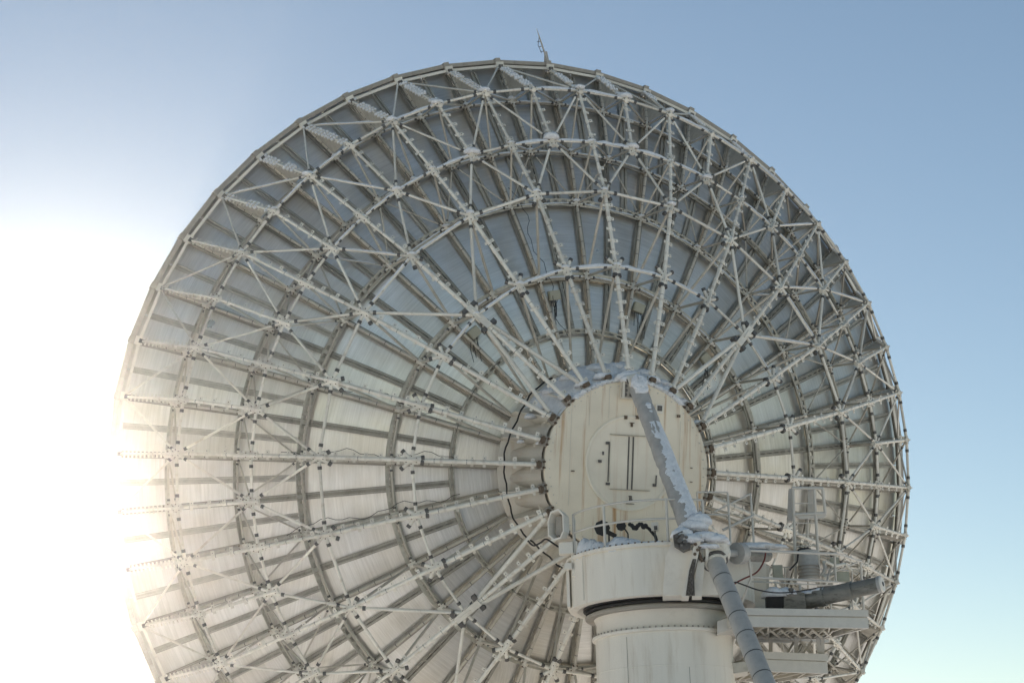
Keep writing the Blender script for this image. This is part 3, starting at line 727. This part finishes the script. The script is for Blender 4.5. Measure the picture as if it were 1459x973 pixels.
# equipment cabin right of the turret, behind the strut
mb = LB(B_); mb.prism([at(*c, 60.2) for c in ((1000, 800), (1082, 796), (1092, 803), (1092, 868), (1000, 860))], fwd*1.5); part('equipment_cabin', mb, M['white'], tur)
mb = LB(B_); mb.bar(at(1094, 806, 60.4), at(1094, 868, 60.4), .09, .09, fwd); mb.bar(at(1104, 828, 60.4), at(1112, 868, 60.4), .07, .07, fwd); mb.bar(at(1055, 868, 60), at(1062, 806, 60), .07, .07, fwd)
part('cabin_frame', mb, M['rail'], tur)

# small things on the deck
zD = zT1
def deck_item(name, label, cat, u, v, d): return thing(name, label, cat, at(u, v, d))
d1 = thing('floodlight', 'largest black floodlight on the deck, farthest left behind the railing', 'floodlight', at(858, 752, 58.6), 'black lamps on the turret deck')
b = at(858, 752, 58.6); fv = (EYE-b).normalized()
mb = LB(b); mb.tube(b, b+fv*.2+rgt*.0, .22, .25, n=8); part('lamp_housing', mb, M['black'], d1)
mb = LB(b); mb.bar(b+rgt*.1-UP*.1, b+rgt*.42-UP*.28, .14, .12, fv); mb.path([b+rgt*.2-UP*.2, b+rgt*.2-UP*.75], .03); part('lamp_bracket', mb, M['black'], d1)
b = at(885, 749, 58.4); d2 = thing('floodlight', 'small round black lamp in the middle of the deck', 'floodlight', b, 'black lamps on the turret deck')
mb = LB(b); mb.tube(b, b+fv*.2, .13, .16, n=8); part('lamp_housing', mb, M['black'], d2)
mb = LB(b); mb.path([b+rgt*.05, b+rgt*.2-UP*.25, b+rgt*.2-UP*.7], .025); part('lamp_bracket', mb, M['black'], d2)
b = at(909, 749, 58.4); d3 = thing('cable_bundle', 'black lumpy bundle of fittings with a hose running down behind the railing', 'cable', b)
mb = LB(b)
for i in range(9): 
    c = b+rgt*(-.25+.06*i)+UP*random.uniform(-.06, .06); mb.tube(c, c+fv*random.uniform(.1, .2), random.uniform(.06, .1), n=7)
part('fittings', mb, M['black'], d3)
mb = LB(b); mb.path([b+rgt*.15, b+rgt*.32-UP*.08, b+rgt*.52-UP*.34, b+rgt*.58-UP*.6], .05, 8); part('hose', mb, M['black'], d3)
b = at(933, 750, 58.3); d4 = thing('socket_box', 'small pale square box with a dark plug beside the right post of the deck railing', 'socket box', b)
mb = LB(b); mb.box(b, rgt*.11, fwd*.05, UP*.13); part('box_body', mb, M['white'], d4)
mb = LB(b); mb.box(b+fv*.07-UP*.04+rgt*.02, rgt*.05, fwd*.03, UP*.06); mb.bar(b-UP*.1, b-UP*.75, .05, .05, fwd); part('plug', mb, M['dark'], d4)
# hood left of the turret
b = at(801, 750, 59.6); hd_ = thing('vent_hood', 'white six-sided open hood with a dark inside, left of the deck railing', 'vent hood', b)
fdir = (rgt*-.55-fwd*.8).normalized(); fs = fdir.cross(UP).normalized()
mb = LB(b)
rot = [(-.28, -.22), (-.28, .26), (-.12, .44), (.16, .40), (.27, .13), (.27, -.26), (.08, -.42), (-.16, -.40)]
ring0 = [b+fs*x+UP*y for x, y in rot]; ring1 = [p+fdir*.35 + (p-b)*.15 for p in ring0]; n = len(rot)
inn0 = [b+(p-b)*.86 for p in ring0]; inn1 = [b+fdir*.35+((p-(b+fdir*.35)))*.88 for p in ring1]
mb.add(ring0+ring1+inn1+inn0, [(i, (i+1) % n, n+(i+1) % n, n+i) for i in range(n)]+[(n+i, n+(i+1) % n, 2*n+(i+1) % n, 2*n+i) for i in range(n)]+[(2*n+i, 2*n+(i+1) % n, 3*n+(i+1) % n, 3*n+i) for i in range(n)])
part('hood_shell', mb, M['white'], hd_)
mb = LB(b); mb.prism([b+(p-b)*.98-fdir*.01 for p in ring0], fdir*.03); mb.box(b+fdir*.1, fs*.12, UP*.3, fdir*.08); part('hood_inside', mb, M['rim'], hd_)
mb = LB(b); mb.box(b-UP*.72+rgt*.1, rgt*.22, fwd*.2, UP*.18); mb.bar(b-UP*.5+rgt*.35, b-UP*1.6+rgt*.38, .22, .2, fwd); mb.bar(b+UP*.2+rgt*.38, b-UP*.6+rgt*.36, .10, .1, fwd)
mb.box(b-UP*1.28+rgt*.25, rgt*.2, fwd*.1, UP*.10); part('hood_bracket', mb, M['white'], hd_)

# ------------------------------------------------------------------ elevation jack (upper arm) and lower strut
J0, J1 = at(908, 551, 61.6), at(984, 752, 57.2)
jack = thing('elevation_jack', 'thick grey sleeved jack tube slanting from the top of the hub down to the gearbox', 'jack', J1)
mb = LB(J1); d = (J1-J0); L = d.length; d = d.normalized(); sx = d.cross(fwd).normalized(); sy = d.cross(sx)
n = 16; rings = 60; vs = []
for i in range(rings+1):
    t = i/rings; c = J0+d*(L*t)
    ph = (t*L/.9) % 1.0
    rr = .265+.06*t+(.022*math.sin(ph*PI) - (.03 if ph < .06 else 0))+random.uniform(-.006, .006)
    for j in range(n): a = 2*PI*j/n; vs.append(c+(sx*math.cos(a)+sy*math.sin(a))*rr*(1+random.uniform(-.015, .015)))
mb.add(vs, [(i*n+j, i*n+(j+1) % n, (i+1)*n+(j+1) % n, (i+1)*n+j) for i in range(rings) for j in range(n)]+[tuple(range(n))[::-1], tuple(range(rings*n, rings*n+n))], 0, True)
part('jack_sleeve', mb, M['wrap'], jack)
mb = LB(J1); mb.tube(J0-d*.35-sx*.22, J0-d*.35+sx*.22, .20, n=12); mb.tube(J0-d*.35-sx*.26, J0-d*.35+sx*.26, .09, n=8, mi=1); mb.bar(J0-d*.35, J0+d*.1, .32, .3, fwd); part('jack_eye', mb, [M['tube'], M['dark']], jack)
mb = LB(J1); mb.tube(J1-d*.1, J1+d*.35, .36, .38, n=16); mb.tube(J1+d*.2, J1+d*.28, .42, n=16); part('jack_collar', mb, M['grey'], jack)
s2 = LB(J1); side = d.cross(UP).normalized(); nrm = side.cross(d).normalized()
if nrm.z < 0: nrm = -nrm
jag = 0; vs = []; m = 90                                        # the bank of snow that leans on the jack's upper side
for i in range(m+1):
    t = .30+.70*(i+random.uniform(-.35, .35))/m; c = J0+d*(L*t); rr = .275+.06*t; g_ = min(1, (t-.30)/.12)*(.55+.55*t); jag = .80*jag+random.gauss(-.02, .22)+(.5 if random.random() < .05 else 0)
    for j, a in enumerate((-.75, -.3, .15, .6, 1.05, 1.5+jag*.4, 1.85+jag*.6)):
        k = rr*(1.02+.13*g_*math.sin((j+.3)/6.6*PI)*(1+random.uniform(-.2, .2)))
        q = rgt*math.cos(a)*1.0+nrm*math.sin(a)*1.0
        vv = (sideR := (rgt-d*rgt.dot(d)).normalized()); no = vv.cross(d).normalized(); no = no if no.z > 0 else -no
        vs.append(c+(vv*math.cos(a-.1)+no*math.sin(a-.1))*k+d*random.uniform(-.02, .02))
s2.add(vs, [(i*7+j, i*7+j+1, (i+1)*7+j+1, (i+1)*7+j) for i in range(m) for j in range(6)], 0, True)
for t, s in ((.0, .30), (.03, .28), (.06, .22), (.18, .10), (.20, .09), (.23, .07)):
    c = J0+d*(L*t); s2.blob(c+no*(.26)+vv*.06, s, s, s*.5, no, 10, 4, .2)
def sblob(u, v, dd, rx, rz, ry=None):
    s2.blob(at(u, v, dd), rx*.82, (ry or rx)*.82, rz*.55, UP, 18, 8, .09)
    for _ in range(5): s2.blob(at(u+random.uniform(-9, 9)*rx*1.2, v+random.uniform(-2, 3), dd-.05), rx*random.uniform(.15, .35), rx*.3, rz*random.uniform(.3, .6), UP, 9, 4, .25)
sblob(972, 762, 56.3, .42, .40); sblob(988, 752, 56.7, .55, .45); sblob(1002, 768, 56.5, .62, .40); sblob(1016, 770, 56.5, .58, .38); sblob(1024, 774, 56.7, .40, .30); sblob(983, 770, 56.2, .5, .35)
sblob(1003, 779, 56.2, .30, .16); sblob(1014, 779, 56.2, .30, .15); sblob(996, 744, 56.8, .48, .5)
for i in range(6): sblob(1054+i*8, 780-(i in (2, 3))*2, 60.3+i*.1, .30, .22, .8)
for u, v, w, hgt in ((833, 787, .30, .60), (843, 785, .36, .50), (854, 780, .35, .38), (868, 776, .38, .30), (884, 773, .5, .42), (899, 771, .45, .32), (914, 770, .4, .20), (930, 769, .3, .12)):
    p = rim_pt(u, v); s2.blob(Vector((p.x, p.y, zT1-.05))+fwd*.55, w, w, hgt, UP, 14, 6, .06)
for i in range(70):                                    # thin crust on the ledge
    u = 819+132*i/69; p = deckp(u, zT1); s2.blob(p+fwd*.03, .07, .07, random.uniform(.02, .07), UP, 6, 3, .2)
s2o = link('snow_on_turret', s2.mesh('snow_on_turret', M['snow'])); s2o.location = J1; s2o['kind'] = 'stuff'; s2o['label'] = 'snow banked on the jack tube, the gearbox and the turret deck'; s2o['category'] = 'snow'

K0, K1 = at(1019, 800, 56.4), at(1088, 968, 52.5)
strut = thing('lower_strut', 'smooth grey pipe with dark seams slanting down in front of the two platforms', 'pipe', K0)
d = (K1-K0); Ls = d.length; d.normalize(); tot = (K0.z-.0)/abs(d.z)
mb = LB(K0); p0 = K0; i = 0; seg = .80
while i*seg < tot:
    a, b = K0+d*(i*seg), K0+d*min((i+1)*seg-.012, tot); w = .285+.0*i
    mb2 = LB(K0); mb2.tube(a, b, w, n=20, caps=True); part('pipe_section', mb2, M['grey'], strut)
    mb.tube(b-d*.015, b+d*.025, w*1.012, n=20, caps=False); i += 1
part('pipe_seams', mb, M['dark'], strut, stuff=True)
e = K0+d*tot; mb = LB(K0); mb.box(Vector((e.x, e.y, .15)), Vector((.6, 0, 0)), Vector((0, .6, 0)), Vector((0, 0, .15))); part('footing', mb, M['white'], strut)

gb = at(1012, 788, 56.6)
gear = thing('drive_gearbox', 'weathered gearbox with a cross shaft and round coupling under a thick cap of snow', 'gearbox', gb)
mb = LB(gb); mb.tube(at(1000, 787, 56.4), at(1034, 787, 56.8), .27, n=16); mb.tube(at(1004, 787, 56.4), at(1008, 787, 56.4), .31, n=16); mb.tube(at(1027, 787, 56.7), at(1031, 787, 56.7), .31, n=16)
mb.prism([at(*c, 56.3) for c in ((996, 773), (1036, 774), (1040, 786), (1030, 800), (1000, 800))], fwd*.6); part('gear_housing', mb, M['tube'], gear)
mb = LB(gb); mb.tube(at(1034, 788, 56.8), at(1052, 788, 57.2), .11, n=12); part('cross_shaft', mb, M['grey'], gear)
mb = LB(gb); mb.tube(at(1049, 788, 57.1), at(1057, 788, 57.3), .33, n=18); mb.tube(at(1057, 788, 57.3), at(1060, 788, 57.4), .25, n=18); part('coupling', mb, M['grey'], gear)
mb = LB(gb); mb.tube(at(1060, 790, 57.6), at(1092, 791, 59.0), .21, n=14); part('motor_casing', mb, M['stain'], gear)
mb = LB(gb); c = K0-d*.05; mb.tube(c-d*.25, c+d*.02, .40, .36, n=20); mb.tube(c-d*.02, c+d*.06, .40, n=20, mi=1); mb.tube(c+d*.06, c+d*.12, .33, n=20); part('ball_joint', mb, [M['tube'], M['dark']], gear)
mb = LB(gb)
for u, v in ((991, 775), (994, 783), (990, 789), (997, 779)): mb.tube(at(u, v, 56.0), at(u, v, 56.3), .05, n=8)
mb.path([at(989, 770, 56.1), at(1001, 800, 56.1)], .05, 6); part('bolt_group', mb, M['bolt'], gear)

# ------------------------------------------------------------------ platforms at the right
def platform(label, ul, vl, ur, vr, dl, th1, th2, vfar, inset, n, rails):
    a = at(ul, vl, dl); z = a.z; b = atz(ur, vr, z); t = thing('work_platform', label, 'platform', a, 'steel platforms right of the tower')
    along = (b-a); along.z = 0; Lp = along.length; along.normalize(); dep = UP.cross(along); dep = dep if dep.dot(fwd) > 0 else -dep
    W = 2.5
    m1 = LB(a); m1.box(a+along*Lp/2+dep*.04+UP*th2/2, along*(Lp/2), dep*.04, UP*(th2/2)); part('lower_beam', m1, M['rail'], t)
    m1 = LB(a); m1.box(a+along*(Lp/2+.15)+dep*-.0+UP*(th2+.03+th1/2), along*(Lp/2-.15), dep*.05, UP*(th1/2)); part('toe_board', m1, M['rail'], t)
    m1 = LB(a); m1.box(a+along*Lp/2+dep*(W-.04)+UP*th2/2, along*(Lp/2-inset), dep*.04, UP*(th2/2)); part('rear_beam', m1, M['rail'], t)
    for s in (0, 1):
        m1 = LB(a); e = a+along*(Lp*s-(.04 if s else -.04)); m1.bar(e+UP*th2/2+dep*.08, e+UP*th2/2+dep*(W-.08)+along*(-inset if s else inset), .08, th2, UP); part('end_beam', m1, M['rail'], t)
    for i in range(n):
        s = (i+.5)/n; c = a+along*(Lp*s); m1 = LB(a); m1.bar(c+dep*.08+UP*.10, c+dep*(W-.08)+UP*.10, .06, .14, UP); part('joist', m1, M['brace'], t)
    m1 = LB(a); 
    for i in range(n//2):
        c, e = a+along*(Lp*(2*i+.5)/n), a+along*(Lp*(2*i+2.3)/n); m1.bar(c+dep*.1+UP*.04, e+dep*(W-.1)+UP*.04, .05, .04, UP)
    part('wind_brace', m1, M['brace'], t)
    m1 = LB(a); m1.box(a+along*Lp/2+dep*W/2+UP*(th2+.012), along*(Lp/2-.02), dep*(W/2-.02), UP*.012); part('deck_plate', m1, M['brace'], t)
    for st in rails:
        m1 = LB(a)
        m1.tube(st[0], st[1], st[2], n=8); part(st[3], m1, M['rail'], t)
    return t, a, b
dR = 57.6
rr = lambda u0, v0, d0, u1, v1, d1, r, nm: (at(u0, v0, d0), at(u1, v1, d1), r, nm)
rails = [rr(1066, 784, dR, 1193, 789, 60, .045, 'top_rail'), rr(1069, 822, dR, 1193, 829, 60, .04, 'middle_rail'), rr(1066, 784, dR, 1070, 824, dR, .04, 'railing_post'), rr(1070, 824, dR, 1052, 872, dR, .045, 'railing_post'),
         rr(1189, 788, 60, 1191, 829, 60, .036, 'railing_post'), rr(1140, 833, 58.5, 1140.5, 872, 58.5, .042, 'railing_post'), rr(1193, 789, 60, 1228, 800, 61.6, .03, 'top_rail'), rr(1226, 798, 61.6, 1231, 878, 61.6, .045, 'railing_post'),
         rr(1070, 828, 58.6, 1184, 834, 61, .025, 'middle_rail'), rr(1193, 829, 60, 1222, 834, 61.6, .025, 'middle_rail'), rr(1187, 815, 60.4, 1226, 799, 61.5, .026, 'stay_bar')]
platform('upper and longer steel platform with a railing around the drive cylinder', 1041, 892, 1238, 894.5, 57.0, .21, .32, 0, .4, 9, rails)
platform('lower and shorter steel platform without a railing below the long one', 1066, 955, 1180, 959, 58.5, .22, .36, 0, .3, 6, [])
b = at(1100, 905, 59.5); mb = LB(b); hg = thing('hanger_frame', 'white steel hanger bars between the long and the short platform', 'frame', b)
for u0, v0, u1, v1 in ((1098, 912, 1098, 938), (1134, 912, 1135, 938), (1165, 910, 1168, 938), (1172, 910, 1172, 938)):
    mb = LB(b); mb.bar(at(u0, v0-10, 60), at(u1, v1+2, 60), .12, .12, fwd); part('hanger', mb, M['rail'], hg)
for u0, v0, u1, v1 in ((1140, 936, 1157, 912), (1140, 912, 1160, 937), (1118, 937, 1131, 914)):
    mb = LB(b); mb.bar(at(u0, v0, 60.1), at(u1, v1, 60.1), .07, .07, fwd); part('cross_bar', mb, M['brace'], hg)
# rear railings and lattice under the platforms, seen through the front ones
rl = thing('rear_railing', 'thin white railing along the far side of the long platform, behind the drive cylinder', 'railing', at(1090, 870, 61.0))
b = at(1090, 870, 61.0)
for seg, r_, nm in (((1085, 806, 1215, 813), .024, 'top_rail'), ((1086, 836, 1214, 842), .02, 'middle_rail'), ((1086, 806, 1087, 872), .028, 'railing_post'), ((1118, 808, 1119, 874), .028, 'railing_post'), ((1151, 809, 1152, 876), .028, 'railing_post'), ((1183, 811, 1184, 878), .028, 'railing_post'), ((1214, 812, 1215, 880), .028, 'railing_post')):
    mb = LB(b); mb.tube(at(seg[0], seg[1], 61.5), at(seg[2], seg[3], 61.9 if seg[2] > seg[0]+5 else 61.5), r_, n=8); part(nm, mb, M['rail'], rl)
lt = thing('platform_truss', 'pale lattice of thin steel struts under the long platform', 'truss', at(1100, 915, 60)); b = at(1100, 915, 60)
for i in range(9):
    u = 1052+i*15; mb = LB(b); mb.bar(at(u, 897, 58.2), at(u+15, 909, 60.0), .045, .06, UP); part('strut', mb, M['brace'], lt)
    mb = LB(b); mb.bar(at(u+15, 898, 58.4), at(u+2, 908, 60.2), .035, .05, UP); part('strut', mb, M['rail'], lt)
for seg in ((1044, 906, 1180, 913), (1050, 912, 1170, 914)):
    mb = LB(b); mb.bar(at(seg[0], seg[1], 59.9), at(seg[2], seg[3], 61.3), .08, .09, UP); part('chord', mb, M['rail'], lt)
wk = thing('drive_pipework', 'thin pipes and small boxes of the drive between ladder and motor', 'pipework', at(1110, 830, 60.6)); b = at(1110, 830, 60.6)
for pts_, r_, mm in ((((1100, 868), (1101, 850), (1112, 846), (1128, 847)), .03, 'tube'), (((1176, 800), (1190, 806), (1204, 803), (1213, 812)), .05, 'tube'), (((1178, 830), (1182, 812), (1196, 806)), .035, 'grey'), (((1062, 868), (1064, 848), (1078, 846), (1080, 868)), .03, 'rail'), (((1125, 812), (1136, 800), (1138, 782)), .028, 'black')):
    mb = LB(b); mb.path([at(u, v, 60.4+.1*i) for i, (u, v) in enumerate(pts_)], r_, 8); part('pipe', mb, M[mm], wk)
for u, v, w_, h_ in ((1108, 815, .16, .22), (1200, 822, .22, .16), (1189, 800, .14, .12), (1074, 856, .2, .16)):
    mb = LB(b); c = at(u, v, 60.7); mb.box(c, rgt*w_, fwd*.12, UP*h_); mb.box(c-fwd*.13, rgt*w_*.8, fwd*.01, UP*h_*.8); part('control_box', mb, M['jbox'], wk)
# bracket arm joining tower and platform
b = at(1030, 888, 57.0); ba = thing('bracket_arm', 'short white cantilever arm between the tower and the long platform', 'bracket', b)
mb = LB(b); mb.prism([at(*c, 57.4) for c in ((1022, 885), (1036, 880), (1060, 880), (1060, 890), (1022, 902))], fwd*1.2); part('arm_box', mb, M['rail'], ba)
mb = LB(b); mb.prism([at(*c, 58.5) for c in ((1036, 945), (1066, 941), (1066, 956), (1036, 960))], fwd*1.2); part('lower_arm', mb, M['brace'], ba)

# azimuth drive cylinder
A0, A1 = at(1112, 862, 58.9), at(1258, 831.5, 57.6)
cyl = thing('drive_cylinder', 'long stained grey drive cylinder lying on the platform with a round end cap at right', 'drive cylinder', A0)
d = (A1-A0).normalized(); Lc = (A1-A0).length
def cseg(t0, t1, r, m, nm, mi=0):
    mb = LB(A0); mb.tube(A0+d*Lc*t0, A0+d*Lc*t1, r, n=24); return part(nm, mb, m, cyl)
cseg(.16, .42, .285, M['stain'], 'barrel'); cseg(.40, .44, .31, M['stain'], 'band'); cseg(.44, .68, .265, M['stain'], 'barrel'); cseg(.67, .71, .285, M['stain'], 'band'); cseg(.71, .955, .245, M['stain'], 'barrel'); cseg(.955, .985, .262, M['grey'], 'end_cap')
mb = LB(A0); mb.tube(A0+d*Lc*.985, A0+d*Lc*1.0, .26, .24, n=24); mb.tube(A0+d*Lc*1.0, A0+d*(Lc+.02), .07, n=10, mi=1); part('end_plate', mb, [M['white'], M['dark']], cyl)
mb = LB(A0); mb.prism([at(*c, 58.2) for c in ((1118, 874), (1116, 846), (1126, 840), (1146, 844), (1150, 874))], fwd*.7); part('trunnion_block', mb, M['stain'], cyl)
mb = LB(A0); mb.prism([at(*c, 58.2) for c in ((1092, 866), (1091, 850), (1118, 848), (1116, 868))], fwd*.5); part('drive_box', mb, M['black'], cyl)
mb = LB(A0); mb.tube(at(1127, 838, 58.1), at(1127, 846, 58.1), .08, n=8); part('grease_cap', mb, M['dark'], cyl)
mb = LB(A0)
mb.blob(at(1103, 848, 58.4), .5, .4, .25, UP); mb.blob(at(1150, 846, 58.6), .35, .3, .12, UP); mb.blob(at(1165, 842, 58.5), .35, .25, .08, UP); mb.blob(at(1118, 846, 58.4), .4, .4, .2, UP)
o = link('snow_on_cylinder', mb.mesh('snow_on_cylinder', M['snow'])); o.location = A0; o['kind'] = 'stuff'; o['label'] = 'thin snow on top of the drive cylinder and its black box'; o['category'] = 'snow'

# motor with cooling rings, ladder with a cage, hanging cables
b = at(1153, 826, 61.0); mo = thing('electric_motor', 'upright grey ribbed motor with a dark cap behind the platform railing', 'motor', b)
mb = LB(b); mb.tube(b, b+UP*.95, .33, n=20); part('motor_body', mb, M['grey'], mo)
mb = LB(b)
for i in range(4): mb.tube(b+UP*(.08+i*.11), b+UP*(.12+i*.11), .36, n=20)
part('cooling_rings', mb, M['rim'], mo)
mb = LB(b); mb.tube(b+UP*.95-rgt*.08, b+UP*1.05-rgt*.08, .18, .12, n=12); mb.tube(b+UP*.98-rgt*.08, b+UP*1.02-rgt*.08, .22, n=12); part('motor_cap', mb, M['black'], mo)
mb = LB(b); mb.path([b+rgt*.4+UP*.1, b+rgt*.55+UP*.35, b+rgt*.5+UP*.6], .06, 8); mb.tube(b+rgt*.45+UP*.05, b+rgt*.9+UP*.2, .1, .07, n=10); part('terminal_pipe', mb, M['tube'], mo)

dL = 61.4; b = at(1150, 825, dL); la = thing('caged_ladder', 'white upright ladder with a square safety cage at its top, right of the hub', 'ladder', b)
def bars(nm, segs, r, dd=0):
    for s in segs:
        mb = LB(b); mb.tube(at(s[0], s[1], dL+dd), at(s[2], s[3], dL+dd), r, n=8); part(nm, mb, M['rail'], la)
bars('stringer', [(1130, 695, 1134, 833), (1160, 697, 1168, 833)], .05)
bars('stringer', [(1153, 696, 1150, 765)], .045, .5)
bars('rung', [(1130, 717, 1161, 717), (1132, 745, 1163, 745), (1133, 762, 1165, 761), (1134, 778, 1166, 777)], .018)
bars('cage_bar', [(1128, 695, 1173, 695.5), (1172, 696, 1176, 731)], .05)
bars('cage_bar', [(1131, 733, 1177, 731)], .055)
bars('cage_bar', [(1140, 738, 1172, 737), (1177, 732, 1172, 737)], .05, .6)
mb = LB(b); mb.prism([at(*c, dL-.02) for c in ((1131, 732), (1177, 731), (1173, 737), (1139, 739))], UP*.03); part('cage_floor', mb, M['rail'], la)
mb = LB(b); mb.prism([at(*c, dL+.2) for c in ((1151, 696), (1158, 696), (1162, 733), (1152, 733))], fwd*.1); part('ladder_guard', mb, M['rail'], la)
mb = LB(b); mb.prism([at(*c, dL+.4) for c in ((1124, 696), (1129, 696), (1129, 742), (1122, 742))], fwd*.3); part('cable_duct', mb, M['grey'], la)

def cable(name, label, pts, r, m):
    b = pts[0]; mb = LB(b); q = []
    for i in range(len(pts)-1):                        # Catmull-Rom
        p0, p1, p2, p3 = pts[max(i-1, 0)], pts[i], pts[i+1], pts[min(i+2, len(pts)-1)]
        for s in range(6):
            t = s/6; q.append(.5*((2*p1)+(p2-p0)*t+(2*p0-5*p1+4*p2-p3)*t*t+(3*p1-p0-3*p2+p3)*t**3))
    mb.path(q+[pts[-1]], r, 6); o = link(name, mb.mesh(name, m)); o.location = b; o['label'] = label; o['category'] = 'cable'
cable('hanging_cable', 'thin black cable sagging in front of the platform railing', [at(*c) for c in ((1041, 834, 56.9), (1047, 829, 57.0), (1060, 833, 57.2), (1080, 840, 57.4), (1105, 844, 57.5), (1130, 843, 57.7), (1150, 840, 58), (1172, 836, 58.5), (1184, 835, 59))], .022, M['black'])
cable('drop_cable', 'thin dark red cable hanging from the casing down to the grey pipe', [at(*c) for c in ((1091, 787, 58.2), (1088, 800, 58), (1078, 815, 57.8), (1060, 824, 57.4), (1047, 831, 57), (1040, 840, 56.8))], .026, M['red'])
cable('short_cable', 'short black cable looping on the left flank below the hood', [at(*c) for c in ((752, 770, 61.5), (760, 777, 61.5), (770, 773, 61.3), (778, 768, 61), (790, 775, 60.6), (806, 786, 60))], .03, M['black'])
# ------------------------------------------------------------------ haze volume added to stand in for lens glare around the sun
hz = MB(); hz.box((0, 40, 21.5), Vector((110, 0, 0)), Vector((0, 75, 0)), Vector((0, 0, 22.5)))
HAZE = 0.0001
hm = bpy.data.materials.new('glare_haze'); hm.use_nodes = True; hn = hm.node_tree; hn.nodes.clear()
ho = hn.nodes.new('ShaderNodeOutputMaterial'); hv = hn.nodes.new('ShaderNodeVolumePrincipled')
hv.inputs['Color'].default_value = (1, .98, .96, 1); hv.inputs['Density'].default_value = HAZE; hv.inputs['Anisotropy'].default_value = .93
hn.links.new(hv.outputs[0], ho.inputs['Volume'])
haze = link('haze', hz.mesh('haze', hm)); haze['kind'] = 'stuff'; haze['label'] = 'thin added haze standing in for lens glare near the low sun'; haze['category'] = 'haze'
